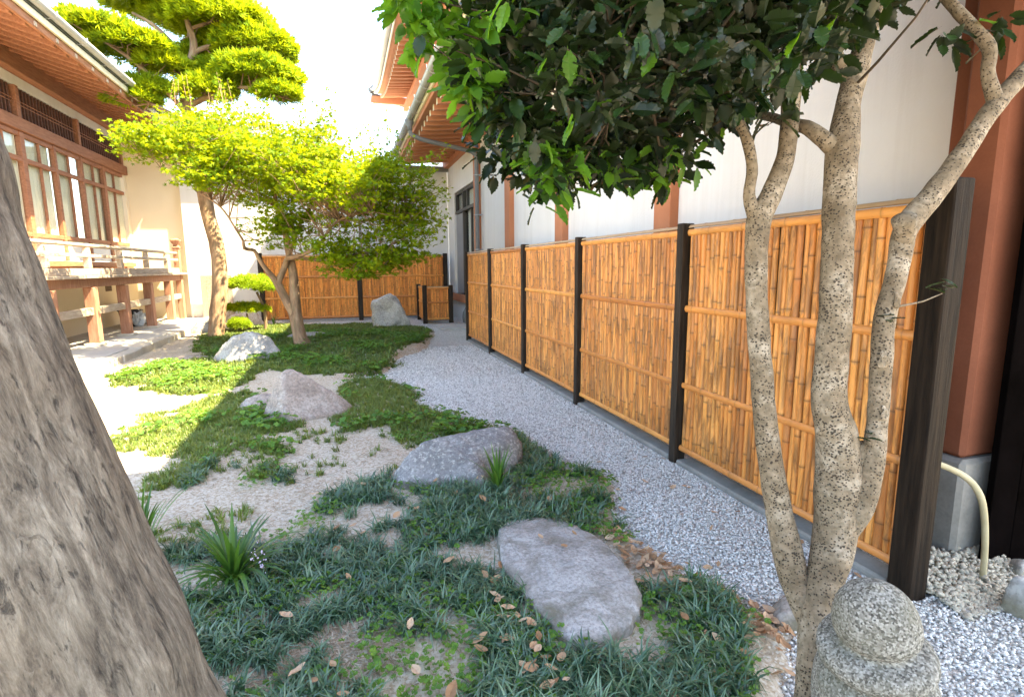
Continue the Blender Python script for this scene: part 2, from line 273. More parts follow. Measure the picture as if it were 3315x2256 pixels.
def gravelmat(name, attr=False):
    m, nt, b, out = new_mat(name)
    if attr:
        at = N(nt, 'ShaderNodeAttribute', attribute_name='tint'); f = at.outputs['Fac']
        c = ramp(nt, f, [(0.0, (0.34, 0.325, 0.30)), (0.2, (0.58, 0.565, 0.535)), (0.6, (0.76, 0.745, 0.715)), (1.0, (0.87, 0.86, 0.835))])
    else:
        v = coord(nt, 'Object'); s = voro(nt, v, 85, out='Color'); sp = N(nt, 'ShaderNodeSeparateColor'); nt.links.new(s, sp.inputs[0])
        d = voro(nt, v, 85); big = noise_t(nt, v, 0.9, 4)
        c = ramp(nt, sp.outputs[0], [(0.0, (0.38, 0.365, 0.34)), (0.35, (0.60, 0.585, 0.555)), (0.7, (0.76, 0.745, 0.715)), (1.0, (0.86, 0.85, 0.825))])
        c = mix(nt, ramp(nt, d, [(0.45, (0, 0, 0)), (0.75, (0.6, 0.6, 0.6))]), c, (0.26, 0.25, 0.235))
        c = mix(nt, ramp(nt, big, [(0.45, (0, 0, 0)), (0.72, (0.45, 0.45, 0.45))]), c, (0.34, 0.32, 0.29))
        bump(nt, b, d, -0.9, 0.010) if False else None
        inv = math_n(nt, 'SUBTRACT', 1.0, d); bump(nt, b, inv, 0.9, 0.010)
    nt.links.new(c, b.inputs['Base Color']); b.inputs['Roughness'].default_value = 0.85; b.inputs['Specular IOR Level'].default_value = 0.3
    return m
M['gravel'] = gravelmat('gravel_bed'); M['gravel_stone'] = gravelmat('gravel_stone', True)

# ------------------------------------------------------------------ mesh helpers
def tag(o, label=None, cat=None, group=None, kind=None):
    for k, v in (('label', label), ('category', cat), ('group', group), ('kind', kind)):
        if v: o[k] = v
    return o
def empty(name, loc, label=None, cat=None, group=None):
    o = bpy.data.objects.new(name, None); o.location = loc; o.empty_display_size = 0.1; col.objects.link(o)
    return tag(o, label, cat, group)
def root_loc(p):
    v = Vector((0, 0, 0))
    while p is not None: v += p.location; p = p.parent
    return v
def link(name, me, mat=None, parent=None, loc=None):
    o = bpy.data.objects.new(name, me); col.objects.link(o)
    if mat is not None and not me.materials: me.materials.append(mat)
    if parent is not None: o.parent = parent
    if loc is not None: o.location = Vector(loc) - (root_loc(parent) if parent else Vector((0, 0, 0)))
    return o
def mesh_np(name, V, F, mat, parent=None, attrs=None, smooth=False, kind=None):
    """V (n,3) world coordinates; F list of index tuples or (m,k) array."""
    V = np.asarray(V, dtype=np.float64)
    if parent is not None: V = V - np.array(root_loc(parent))
    me = bpy.data.meshes.new(name)
    if isinstance(F, np.ndarray):
        m, k = F.shape
        me.vertices.add(len(V)); me.vertices.foreach_set('co', V.astype(np.float32).ravel())
        me.loops.add(m * k); me.loops.foreach_set('vertex_index', F.astype(np.int32).ravel())
        me.polygons.add(m); me.polygons.foreach_set('loop_start', np.arange(0, m * k, k, dtype=np.int32))
        me.update(calc_edges=True)
    else:
        me.from_pydata(V.tolist(), [], F); me.update()
    for an, (ty, arr) in (attrs or {}).items():
        a = me.attributes.new(an, ty, 'POINT'); a.data.foreach_set('vector' if ty == 'FLOAT_VECTOR' else 'value', np.asarray(arr, dtype=np.float32).ravel())
    if smooth: me.polygons.foreach_set('use_smooth', np.ones(len(me.polygons), dtype=bool))
    o = link(name, me, mat, parent)
    if kind: o['kind'] = kind
    return o
def box_bm(bm, a, b, bev=0.0):
    a, b = Vector(a), Vector(b)
    r = bmesh.ops.create_cube(bm, size=1.0, matrix=Matrix.Translation((a + b) / 2) @ Matrix.Diagonal((*(b - a), 1)))
    if bev > 0:
        ed = list({e for v in r['verts'] for e in v.link_edges})
        bmesh.ops.bevel(bm, geom=ed, offset=bev, segments=1, affect='EDGES')
def finish(bm, name, mat, parent=None, smooth=False):
    me = bpy.data.meshes.new(name)
    if parent is not None: bmesh.ops.translate(bm, verts=bm.verts, vec=-root_loc(parent))
    bm.to_mesh(me); bm.free()
    if smooth: me.polygons.foreach_set('use_smooth', np.ones(len(me.polygons), dtype=bool))
    return link(name, me, mat, parent)
def box(name, a, b, mat, parent=None, bev=0.006):
    bm = bmesh.new(); lo = [min(x, y) for x, y in zip(a, b)]; hi = [max(x, y) for x, y in zip(a, b)]
    box_bm(bm, lo, hi, bev); return finish(bm, name, mat, parent)
def boxes(name, lst, mat, parent=None, bev=0.004):
    bm = bmesh.new()
    for a, b in lst: box_bm(bm, a, b, bev)
    return finish(bm, name, mat, parent)
def beam(name, p, q, w, h, mat, parent=None, bev=0.006):
    """bar from p to q, width w, height h (towards z)"""
    p, q = Vector(p), Vector(q); d = q - p; L = d.length; d.normalize()
    side = d.cross(Vector((0, 0, 1))); side = side.normalized() if side.length > 1e-4 else Vector((1, 0, 0)); up = side.cross(d)
    bm = bmesh.new(); box_bm(bm, (-L / 2, -w / 2, -h / 2), (L / 2, w / 2, h / 2), bev)
    mt = Matrix((d, side, up)).transposed().to_4x4(); mt.translation = (p + q) / 2
    bmesh.ops.transform(bm, matrix=mt, verts=bm.verts); return finish(bm, name, mat, parent)
def catmull(P, step):
    P = np.asarray(P, float); n = len(P); out = []
    for i in range(n - 1):
        p0 = P[max(i - 1, 0)]; p1 = P[i]; p2 = P[i + 1]; p3 = P[min(i + 2, n - 1)]
        k = max(1, int(np.linalg.norm(p2[:3] - p1[:3]) / step))
        for t in np.arange(k) / k:
            out.append(0.5 * (2 * p1 + (p2 - p0) * t + (2 * p0 - 5 * p1 + 4 * p2 - p3) * t * t + (3 * p1 - p0 - 3 * p2 + p3) * t ** 3))
    out.append(P[-1]); return np.array(out)
def tube_arr(path, n=10, step=0.03, lump=0.0, lfreq=6.0, ridge=0.0, seed=0.0):
    """path rows (x,y,z,r). returns V,F,tc"""
    C = catmull(path, step); m = len(C); V = []; tc = []; s = 0.0
    T = np.gradient(C[:, :3], axis=0); T /= np.linalg.norm(T, axis=1)[:, None] + 1e-9
    a = np.cross(T[0], [0.3, 1, 0.1]); a /= np.linalg.norm(a)
    for i in range(m):
        if i: s += np.linalg.norm(C[i, :3] - C[i - 1, :3])
        a = a - T[i] * np.dot(a, T[i]); a /= np.linalg.norm(a); b = np.cross(T[i], a)
        for j in range(n):
            th = 2 * PI * j / n; r = max(C[i, 3], 0.0015); ct, st = math.cos(th), math.sin(th)
            d = a * ct + b * st
            if lump or ridge:
                q = Vector(C[i, :3] + d * r)
                r *= 1 + lump * mnoise.noise(q * lfreq + Vector((seed, 0, 0)))
                if ridge: r *= 1 + ridge * mnoise.noise(Vector((ct * 3.2, st * 3.2, s * 1.3 + seed))) + ridge * 0.5 * mnoise.noise(Vector((ct * 8, st * 8, s * 3 + seed))) - ridge * 0.55 * max(0.0, mnoise.noise(Vector((ct * 15, st * 15, s * 5 + seed))) - 0.12)
            V.append(C[i, :3] + d * r); tc.append((ct * C[i, 3], st * C[i, 3], s))
    F = []
    for i in range(m - 1):
        for j in range(n):
            k = (j + 1) % n; F.append((i * n + j, i * n + k, (i + 1) * n + k, (i + 1) * n + j))
    V.append(C[-1, :3] + T[-1] * C[-1, 3] * 0.4); tc.append((0, 0, s)); e = len(V) - 1
    for j in range(n): F.append(((m - 1) * n + j, (m - 1) * n + (j + 1) % n, e))
    return np.array(V), F, np.array(tc)
def tube(name, path, mat, parent=None, **kw):
    V, F, tc = tube_arr(path, **kw)
    return mesh_np(name, V, F, mat, parent, {'tc': ('FLOAT_VECTOR', tc)}, smooth=True)
def join_arr(parts):
    Vs, Fs, Ts, o = [], [], [], 0
    for V, F, T in parts:
        Vs.append(V); Ts.append(T); Fs += [tuple(i + o for i in f) for f in F]; o += len(V)
    return np.concatenate(Vs), Fs, np.concatenate(Ts)
def pipe(name, pts, r, mat, parent=None, n=10):
    return tube(name, [(*p, r) for p in pts], mat, parent, n=n, step=0.12)
def lathe(name, prof, mat, parent, origin, n=32, wob=0.0, tilt=None):
    V, F = [], []; o = Vector(origin)
    for i, (r, z) in enumerate(prof):
        for j in range(n):
            th = 2 * PI * j / n; p = Vector((r * math.cos(th), r * math.sin(th), z))
            if wob: p *= 1 + wob * mnoise.noise(p * 9)
            if tilt: p = tilt @ p
            V.append(o + p)
    for i in range(len(prof) - 1):
        for j in range(n): F.append((i * n + j, i * n + (j + 1) % n, (i + 1) * n + (j + 1) % n, (i + 1) * n + j))
    F.append(tuple(range((len(prof) - 1) * n, len(prof) * n)))
    return mesh_np(name, [tuple(v) for v in V], F, mat, parent, smooth=True)
def rot_mats(yaw, pitch, roll):
    cy, sy, cp, sp, cr, sr = np.cos(yaw), np.sin(yaw), np.cos(pitch), np.sin(pitch), np.cos(roll), np.sin(roll)
    n = len(yaw); Z = np.zeros(n); O = np.ones(n)
    Rz = np.stack([cy, -sy, Z, sy, cy, Z, Z, Z, O], 1).reshape(n, 3, 3)
    Rx = np.stack([O, Z, Z, Z, cp, -sp, Z, sp, cp], 1).reshape(n, 3, 3)
    Ry = np.stack([cr, Z, sr, Z, O, Z, -sr, Z, cr], 1).reshape(n, 3, 3)
    return Rz @ Rx @ Ry
def scatter(TV, TF, P, R, S):
    """bake copies of a template: TV (k,3), TF (f,3)"""
    n, k = len(P), len(TV)
    V = np.einsum('nij,kj->nki', R, TV) * np.asarray(S).reshape(n, 1, 1) + P[:, None, :]
    F = TF[None] + (np.arange(n) * k)[:, None, None]
    return V.reshape(-1, 3), F.reshape(-1, TF.shape[1])
def tris(F):
    out = []
    for f in F:
        for i in range(1, len(f) - 1): out.append((f[0], f[i], f[i + 1]))
    return np.array(out)
def in_poly(P, poly):
    x, y = P[:, 0], P[:, 1]; ins = np.zeros(len(P), bool); n = len(poly)
    for i in range(n):
        x1, y1 = poly[i]; x2, y2 = poly[(i + 1) % n]
        c = ((y1 > y) != (y2 > y)) & (x < (x2 - x1) * (y - y1) / (y2 - y1 + 1e-12) + x1); ins ^= c
    return ins
def sdist(P, poly):
    d = np.full(len(P), 1e9); n = len(poly)
    for i in range(n):
        a = np.array(poly[i]); b = np.array(poly[(i + 1) % n]); ab = b - a
        t = np.clip(((P - a) @ ab) / (ab @ ab + 1e-12), 0, 1); d = np.minimum(d, np.linalg.norm(P - a - t[:, None] * ab, axis=1))
    return np.where(in_poly(P, poly), d, -d)
def vnoise(P, f, seed=0.0):
    return np.array([mnoise.noise(Vector((x * f + seed, y * f - seed, seed * 0.7))) for x, y in P[:, :2]])

# ================================================================== GROUND
GRAVEL = [(-1.87, 15.42), (0.92, 14.36), (1.97, 12.53), (1.43, 9.93), (0.76, 8.89), (0.53, 7.78), (-0.19, 7.31), (0.37, 7.12), (0.74, 6.41), (0.7, 5.66), (0.85, 5.16), (1.41, 4.45), (1.45, 3.78), (1.68, 3.24), (1.49, 2.86), (1.43, 2.48), (1.51, 2.26), (1.56, 1.95), (1.64, 1.75), (1.65, 1.57), (1.29, 1.23), (1.6, 0.72), (1.9, -3), (3.8, -3), (3.8, 16.8), (-2.2, 16.8)]
def fbm(P, f, o=3, seed=0.0):
    s = np.zeros(len(P)); a = 1.0
    for k in range(o): s += a * vnoise(P, f * 2 ** k, seed + 3.1 * k); a *= 0.5
    return s
def ground_z(P):
    P = np.asarray(P, float).reshape(-1, np.shape(P)[-1])[:, :2]
    sd = sdist(P, GRAVEL) + 0.10 * fbm(P, 3.0, 3, 1.7)
    t = np.clip((sd + 0.09) / 0.18, 0, 1); t = t * t * (3 - 2 * t)
    mound = 0.10 * np.exp(-(((P[:, 0] + 0.4) / 1.8) ** 2 + ((P[:, 1] - 10.6) / 2.6) ** 2)) + 0.05 * np.exp(-(((P[:, 0] + 0.2) / 1.1) ** 2 + ((P[:, 1] - 5.3) / 1.2) ** 2))
    g = 0.035 + mound + 0.022 * fbm(P, 0.9, 3, 5.0) + 0.006 * vnoise(P, 9.0, 2.0)
    g = np.where((P[:, 0] < -3.3), np.minimum(g, 0.03), g)
    return g * (1 - t) + (-0.03) * t
xs = np.concatenate([[-400, -120, -40, -20, -12, -9, -7.5], np.arange(-6.5, 4.2, 0.075), [5, 7, 10, 16, 30, 80, 400]])
ys = np.concatenate([[-400, -100, -30, -12, -6, -3, -1.5, -0.5], np.arange(0.2, 9, 0.075), np.arange(9, 17.4, 0.13), [18.5, 21, 26, 40, 80, 400]])
XX, YY = np.meshgrid(xs, ys); P2 = np.stack([XX.ravel(), YY.ravel()], 1)
core = (P2[:, 0] > -7) & (P2[:, 0] < 4.3) & (P2[:, 1] > 0) & (P2[:, 1] < 17.5)
Z = np.full(len(P2), -0.03); Z[core] = ground_z(P2[core])
nx, ny = len(xs), len(ys); ii = (np.arange(ny - 1)[:, None] * nx + np.arange(nx - 1)[None]).ravel()
gnd = mesh_np('ground', np.column_stack([P2, Z]), np.stack([ii, ii + 1, ii + 1 + nx, ii + nx], 1), M['soil'], smooth=True, kind='structure')
gx, gy_ = np.meshgrid(np.arange(-2.4, 3.9, 0.1), np.concatenate([np.arange(-3, 16.9, 0.1)]))
GP = np.stack([gx.ravel(), gy_.ravel()], 1); n1, n2 = gx.shape[1], gx.shape[0]
keep = sdist(GP, GRAVEL) > -0.45
gz = 0.004 * vnoise(GP, 4.0, 8.0)
kk = (np.arange(n2 - 1)[:, None] * n1 + np.arange(n1 - 1)[None]).ravel(); FQ = np.stack([kk, kk + 1, kk + 1 + n1, kk + n1], 1)
FQ = FQ[keep[FQ].all(1)]
used = np.unique(FQ); remap = np.full(len(GP), -1); remap[used] = np.arange(len(used))
mesh_np('gravel_path', np.column_stack([GP, gz])[used], remap[FQ], M['gravel'], smooth=True, kind='structure')

# ================================================================== LEFT HOUSE
LH = empty('timber_house', (-5.37, 13, 0), 'old timber house with brown framed windows, cream plaster and a deep eave on the left', 'house')
WX = -5.37
mull = [9.75, 10.95, 12.1, 13.25, 14.4, 15.55, 16.75]
boxes('wall', [((WX - 0.15, 8.2, 0.0), (WX, 17.0, 1.30)), ((WX - 0.15, 8.2, 4.70), (WX - 0.02, 17.0, 5.6)), ((WX - 0.15, 16.85, 1.32), (WX, 17.02, 4.6))], M['plaster_cream'], LH)
w2 = box('end_wall', (WX - 0.1, 17.05, 0), (-4.13, 17.25, 4.9), M['plaster_cream'], LH); w2['label'] = 'plain cream plaster end wall beside the windows'
box('interior_wall', (WX - 2.2, 8.2, 1.5), (WX - 2.1, 17.0, 4.8), M['plaster_cream'], LH)
box('interior_floor', (WX - 2.1, 8.2, 1.5), (WX - 0.16, 17.0, 1.6), M['old_wood'], LH)
box('sill_beam', (WX - 0.1, 8.3, 1.56), (WX + 0.05, 16.9, 1.665), M['old_wood'], LH)
box('head_beam', (WX - 0.1, 8.3, 3.93), (WX + 0.07, 16.95, 4.15), M['old_wood'], LH)
box('white_strip', (WX - 0.05, 8.3, 4.70), (WX + 0.015, 16.9, 4.885), M['plaster'], LH)
box('eave_beam', (WX - 0.05, 8.3, 4.89), (WX + 0.16, 17.0, 5.20), M['old_wood'], LH, 0.012)
for y in (9.75, 12.1, 14.4, 16.75):
    box('post', (WX - 0.08, y - 0.055, 4.15), (WX + 0.045, y + 0.055, 4.70), M['old_wood'], LH)
for i in range(len(mull) - 1):
    y0, y1 = mull[i], mull[i + 1]
    big = 0.07 if i in (2, 5) else 0.045
    wf = boxes('window', [((WX - 0.06, y0 - big, 1.67), (WX + 0.03, y0 + big, 3.92)), ((WX - 0.05, y0 + big, 2.09), (WX + 0.02, y1 - 0.045, 2.17)), ((WX - 0.05, y0 + big, 3.40), (WX + 0.022, y1 - 0.045, 3.48)), ((WX - 0.05, y0 + big, 3.84), (WX + 0.015, y1 - 0.045, 3.92))], M['old_wood'], LH)
    ym = (y0 + y1) / 2 + 0.04
    box('muntin', (WX - 0.045, ym - 0.014, 2.17), (WX + 0.005, ym + 0.014, 3.84), M['old_wood'], wf, 0.003)
    box('pane', (WX - 0.035, y0 + big, 2.17), (WX - 0.031, y1 - 0.045, 3.40), M['glass'], wf, 0)
    box('pane', (WX - 0.035, y0 + big, 3.48), (WX - 0.031, y1 - 0.045, 3.84), M['glass'], wf, 0)
    box('lower_panel', (WX - 0.04, y0 + big, 1.68), (WX - 0.01, y1 - 0.045, 2.09), M['paper'], wf, 0.002)
    # pleated curtain behind the glass
    V, F = [], []; n = 40
    for k in range(n + 1):
        yy = y0 + 0.02 + (y1 - y0 - 0.04) * k / n * (0.62 if i == 3 else 1.0); dx = 0.018 * math.sin(k * 1.35 + i)
        V += [(WX - 0.085 + dx, yy, 2.05), (WX - 0.085 + dx * 1.2, yy, 3.9)]
    for k in range(n): F.append((2 * k, 2 * k + 2, 2 * k + 3, 2 * k + 1))
    mesh_np('curtain', V, F, M['curtain'], wf, smooth=True)
# transom lattice: slats
bk = box('transom_board', (WX - 0.07, 8.3, 4.16), (WX - 0.05, 16.9, 4.70), M['lattice'], LH, 0)
slat_me = None
for y in np.arange(9.85, 16.7, 0.115):
    if min(abs(y - q) for q in (9.75, 12.1, 14.4, 16.75)) < 0.09: continue
    if slat_me is None:
        s = box('slat', (WX - 0.03, y - 0.02, 4.16), (WX + 0.0, y + 0.02, 4.69), M['dark_wood'], LH, 0.003); slat_me = s.data; sy0 = y
    else:
        s = bpy.data.objects.new('slat', slat_me); col.objects.link(s); s.parent = LH; s.location = (0, y - sy0, 0)
for z in (4.40, 4.46): box('lattice_rail', (WX - 0.005, 9.8, z - 0.008), (WX + 0.006, 16.7, z + 0.008), M['old_wood'], LH, 0.002)
# eave: rafters, boards, fascia, gutter
PR = 0.30
def rafter_mesh(x0, z0, x1, z1, wdt, h, mat, nm):
    bm = bmesh.new(); d = Vector((x1 - x0, 0, z1 - z0)); L = d.length; d.normalize()
    box_bm(bm, (0, -wdt / 2, 0), (L, wdt / 2, h), 0.004)
    mt = Matrix((d, Vector((0, 1, 0)), d.cross(Vector((0, 1, 0))))).transposed().to_4x4()
    if mt.to_3x3().determinant() < 0 or (mt.to_3x3() @ Vector((0, 0, 1))).z < 0: mt = Matrix((d, Vector((0, -1, 0)), d.cross(Vector((0, -1, 0))))).transposed().to_4x4()
    bmesh.ops.transform(bm, matrix=mt, verts=bm.verts); me = bpy.data.meshes.new(nm); bm.to_mesh(me); bm.free(); me.materials.append(mat); return me
rm = rafter_mesh(-3.98, 4.80, -5.6, 4.80 + 1.62 * PR, 0.10, 0.10, M['old_wood'], 'rafter')
for y in np.arange(8.4, 16.95, 0.38): link('rafter', rm, None, LH, (-3.98, y, 4.80))
V = [(-3.93, 8.2, 4.885), (-3.93, 17.25, 4.885), (-5.6, 17.25, 4.885 + 1.67 * PR), (-5.6, 8.2, 4.885 + 1.67 * PR)]
V2 = [(x, y, z + 0.035) for x, y, z in V]
mesh_np('soffit_board', V + V2, [(0, 1, 2, 3), (7, 6, 5, 4), (0, 4, 5, 1), (1, 5, 6, 2), (2, 6, 7, 3), (3, 7, 4, 0)], M['dark_wood'], LH)
box('fascia', (-3.965, 8.2, 4.82), (-3.915, 17.25, 4.965), M['old_wood'], LH)
box('fascia_strip', (-3.912, 8.2, 4.93), (-3.87, 17.25, 5.03), M['cream_paint'], LH)
V = [(-3.85, 8.2, 5.035), (-3.85, 17.3, 5.035), (-8.0, 17.3, 7.1), (-8.0, 8.2, 7.1)]; V2 = [(x, y, z + 0.12) for x, y, z in V]
mesh_np('roof', V + V2, [(0, 1, 2, 3), (7, 6, 5, 4), (0, 4, 5, 1), (1, 5, 6, 2), (2, 6, 7, 3), (3, 7, 4, 0)], M['roof'], LH)
def gutter(p, q, r, mat, parent):
    V, F = [], []; p, q = Vector(p), Vector(q); n = 9
    for e in (p, q):
        for rr in (r, r - 0.008):
            for k in range(n):
                a = PI + PI * k / (n - 1); V.append((e.x + rr * math.cos(a), e.y, e.z + rr * math.sin(a)))
    A, B, C2, D2 = 0, n, 2 * n, 3 * n
    for k in range(n - 1):
        F += [(A + k, A + k + 1, C2 + k + 1, C2 + k), (B + k + 1, B + k, D2 + k, D2 + k + 1)]
    for k in (0, n - 1): F.append((A + k, B + k, D2 + k, C2 + k))
    return mesh_np('gutter', V, F, mat, parent, smooth=True)
gutter((-3.80, 8.2, 5.12), (-3.80, 17.3, 5.12), 0.07, M['gutter'], LH)
for y in np.arange(8.9, 17, 0.95):
    tube('gutter_hook', [(-3.93, y, 5.00, .007), (-3.88, y, 5.04, .007), (-3.80, y, 5.045, .007), (-3.725, y, 5.09, .007), (-3.728, y, 5.15, .007)], M['gutter'], LH, n=6, step=0.05)
for y in np.arange(9.47, 16.9, 0.6):
    boxes('eave_bracket', [((-3.99, y + 0.11, 4.84), (-3.90, y + 0.17, 4.90))], M['weather_wood'], LH, 0.004)
for y in (12.0, 14.9):
    v = box('vent', (WX - 0.005, y, 0.98), (WX + 0.012, y + 0.34, 1.16), M['vent'], LH, 0.003)
    for z in (1.005, 1.04, 1.075, 1.11): box('vent_slat', (WX + 0.012, y + 0.02, z), (WX + 0.02, y + 0.32, z + 0.014), M['lattice'], v, 0)
dp = pipe('drainpipe', [(-4.07, 17.0, 4.9), (-4.07, 17.0, 3.0), (-4.07, 17.0, 0.35), (-4.05, 16.97, 0.18), (-3.98, 16.8, 0.03)], 0.045, M['copper_pipe'], LH)
for z in (0.5, 1.4, 2.6): tube('pipe_clip', [(-4.13, 17.04, z, .012), (-4.1, 16.95, z, .012), (-4.04, 16.95, z, .012), (-4.01, 17.04, z, .012)], M['gutter'], dp, n=6, step=0.05)

# raised plinth and kerb stones
pl = box('plinth_pavement', (-5.4, 7.0, -0.05), (-3.62, 17.04, 0.15), M['concrete'], None, 0); pl['kind'] = 'structure'
y = 7.05; k = 0
while y < 16.4:
    L = random.uniform(0.62, 0.98)
    dx = random.uniform(-0.012, 0.012)
    kb = box('kerb_stone', (-3.615 + dx, y + 0.008, -0.05), (-3.415 + dx, min(y + L, 16.5) - 0.008, 0.155 + random.uniform(-0.008, 0.008)), M['stone_kerb'], pl, 0.016); y += L

# ================================================================== VERANDA
VR = empty('veranda', (-4.3, 13, 0.15), 'weathered wooden veranda with railing on square posts along the timber house', 'veranda')
VY = [9.85, 11.3, 12.75, 14.25, 15.75]
y = 8.3
while y < 16.95:
    box('deck_board', (-5.36, y + 0.003, 1.345), (-4.13 + random.uniform(-0.006, 0.006), min(y + 0.24, 16.95) - 0.003, 1.395 + random.uniform(-0.002, 0.002)), M['weather_wood'], VR, 0.004); y += 0.24
box('edge_beam', (-4.36, 8.3, 1.19), (-4.24, 16.9, 1.34), M['post_wood'], VR)
box('tie_beam', (-4.345, 8.3, 0.70), (-4.255, 16.85, 0.83), M['weather_wood'], VR)
for y in VY:
    box('post', (-4.385, y - 0.085, 0.19), (-4.215, y + 0.085, 1.185), M['post_wood'], VR, 0.01)
    box('footing_stone', (-4.44, y - 0.145, 0.14), (-4.16, y + 0.145, 0.20), M['stone_kerb'], VR, 0.014)
    box('cross_beam', (-5.35, y - 0.05, 1.20), (-4.39, y + 0.05, 1.34), M['post_wood'], VR)
    box('rail_post', (-4.335, y - 0.06, 1.52), (-4.245, y + 0.06, 1.70), M['weather_wood'], VR)
    V = []  # flared upper post
    for z, a in ((1.765, 0.075), (1.875, 0.045)):
        V += [(-4.29 - 0.04, y - a, z), (-4.29 + 0.04, y - a, z), (-4.29 + 0.04, y + a, z), (-4.29 - 0.04, y + a, z)]
    mesh_np('rail_block', V, [(3, 2, 1, 0), (4, 5, 6, 7), (0, 1, 5, 4), (1, 2, 6, 5), (2, 3, 7, 6), (3, 0, 4, 7)], M['weather_wood'], VR)
box('bottom_rail', (-4.345, 8.3, 1.40), (-4.235, 16.62, 1.515), M['weather_wood'], VR)
box('middle_rail', (-4.335, 8.3, 1.705), (-4.245, 16.62, 1.762), M['weather_wood'], VR)
tube('hand_rail', [(-4.29, 8.3, 1.91, .034), (-4.29, 12.5, 1.91, .034), (-4.29, 16.66, 1.91, .034)], M['weather_wood'], VR, n=12, step=0.6)
nw = box('newel_post', (-4.36, 16.64, 0.15), (-4.22, 16.80, 2.03), M['post_wood'], VR, 0.01)
V, F = [], []
prof = [(0.085, 2.03), (0.09, 2.07), (0.06, 2.10), (0.055, 2.14), (0.085, 2.18), (0.11, 2.24), (0.11, 2.27), (0.03, 2.31)]
for r, z in prof:
    V += [(-4.29 - r, 16.72 - r, z), (-4.29 + r, 16.72 - r, z), (-4.29 + r, 16.72 + r, z), (-4.29 - r, 16.72 + r, z)]
for i in range(len(prof) - 1):
    for j in range(4): F.append((4 * i + j, 4 * i + (j + 1) % 4, 4 * i + 4 + (j + 1) % 4, 4 * i + 4 + j))
F.append(tuple(range(4 * len(prof) - 4, 4 * len(prof))))
mesh_np('newel_cap', V, F, M['post_wood'], nw)

tb = empty('plastic_tub', (-4.92, 14.9, 0.15), 'black plastic tub standing under the veranda', 'tub')
lathe('body', [(0.0, 0.0), (0.19, 0.0), (0.24, 0.36), (0.262, 0.365), (0.262, 0.385), (0.232, 0.385), (0.222, 0.34), (0.185, 0.05), (0.0, 0.05)], M['tub'], tb, (-4.92, 14.9, 0.15), 28)
for (bx, by, s, lb) in ((-4.72, 14.78, 0.17, 'crumpled pale blue plastic bag leaning against the black tub'), (-4.70, 15.35, 0.14, 'small crumpled pale plastic bag right of the tub under the veranda')):
    bm = bmesh.new(); bmesh.ops.create_icosphere(bm, subdivisions=4, radius=1)
    for v in bm.verts:
        q = v.co.copy(); f = 1 + 0.35 * mnoise.noise(q * 2.3 + Vector((bx * 9, 0, 0))) + 0.15 * mnoise.noise(q * 6)
        v.co = Vector((bx + q.x * s * 0.7 * f, by + q.y * s * f, 0.15 + max(0, (q.z + 0.85)) * s * 1.15 * f))
    tag(finish(bm, 'plastic_bag', M['bag']), lb, 'bag')

# ================================================================== BACK BUILDING
BB = empty('rear_building', (-0.5, 17, 0), 'low white plastered building closing the back of the garden', 'building')
boxes('wall', [((-4.12, 16.9, 0), (-1.82, 17.2, 4.5)), ((-1.28, 16.9, 0), (3.19, 17.2, 4.5)), ((-1.82, 16.9, 0), (-1.28, 17.2, 2.42)), ((-1.82, 16.9, 2.92), (-1.28, 17.2, 4.5))], M['plaster'], BB, 0)
wf = boxes('window', [((-1.82, 16.93, 2.42), (-1.78, 17.0, 2.92)), ((-1.32, 16.93, 2.42), (-1.28, 17.0, 2.92)), ((-1.78, 16.93, 2.42), (-1.32, 17.0, 2.46)), ((-1.78, 16.93, 2.88), (-1.32, 17.0, 2.92)), ((-1.57, 16.935, 2.46), (-1.54, 16.995, 2.88))], M['alu_dark'], BB, 0.002)
box('pane', (-1.78, 16.96, 2.46), (-1.57, 16.965, 2.88), M['glass'], wf, 0); box('pane', (-1.54, 16.97, 2.46), (-1.32, 16.975, 2.88), M['glass'], wf, 0)
box('window_back', (-1.85, 17.25, 2.3), (-1.25, 17.28, 3.0), M['black_board'], BB, 0)
V = [(-4.12, 16.70, 4.40), (3.2, 16.70, 4.40), (3.2, 22, 5.1), (-4.12, 22, 5.1)]; V2 = [(x, y, z + 0.10) for x, y, z in V]
mesh_np('roof', V + V2, [(0, 1, 2, 3), (7, 6, 5, 4), (0, 4, 5, 1), (1, 5, 6, 2), (2, 6, 7, 3), (3, 7, 4, 0)], M['roof'], BB)
box('fascia', (-4.1, 16.66, 4.34), (3.19, 16.695, 4.47), M['gutter_dark'], BB)
pipe('downpipe', [(0.52, 16.85, 4.35), (0.52, 16.85, 2.5), (0.52, 16.85, 0.05)], 0.035, M['gutter'], BB)
lw = empty('wooden_screen', (-3.35, 16.7, 0), 'low brown wooden screen against the sunlit white wall behind the pine trunk', 'screen')
for i, x in enumerate(np.arange(-3.78, -3.0, 0.13)): box('plank', (x, 16.70, 0.04), (x + 0.126, 16.725, 1.31), M['weather_wood'], lw, 0.003)
for z in (0.25, 1.1): box('batten', (-3.78, 16.726, z), (-2.99, 16.76, z + 0.07), M['old_wood'], lw, 0.003)

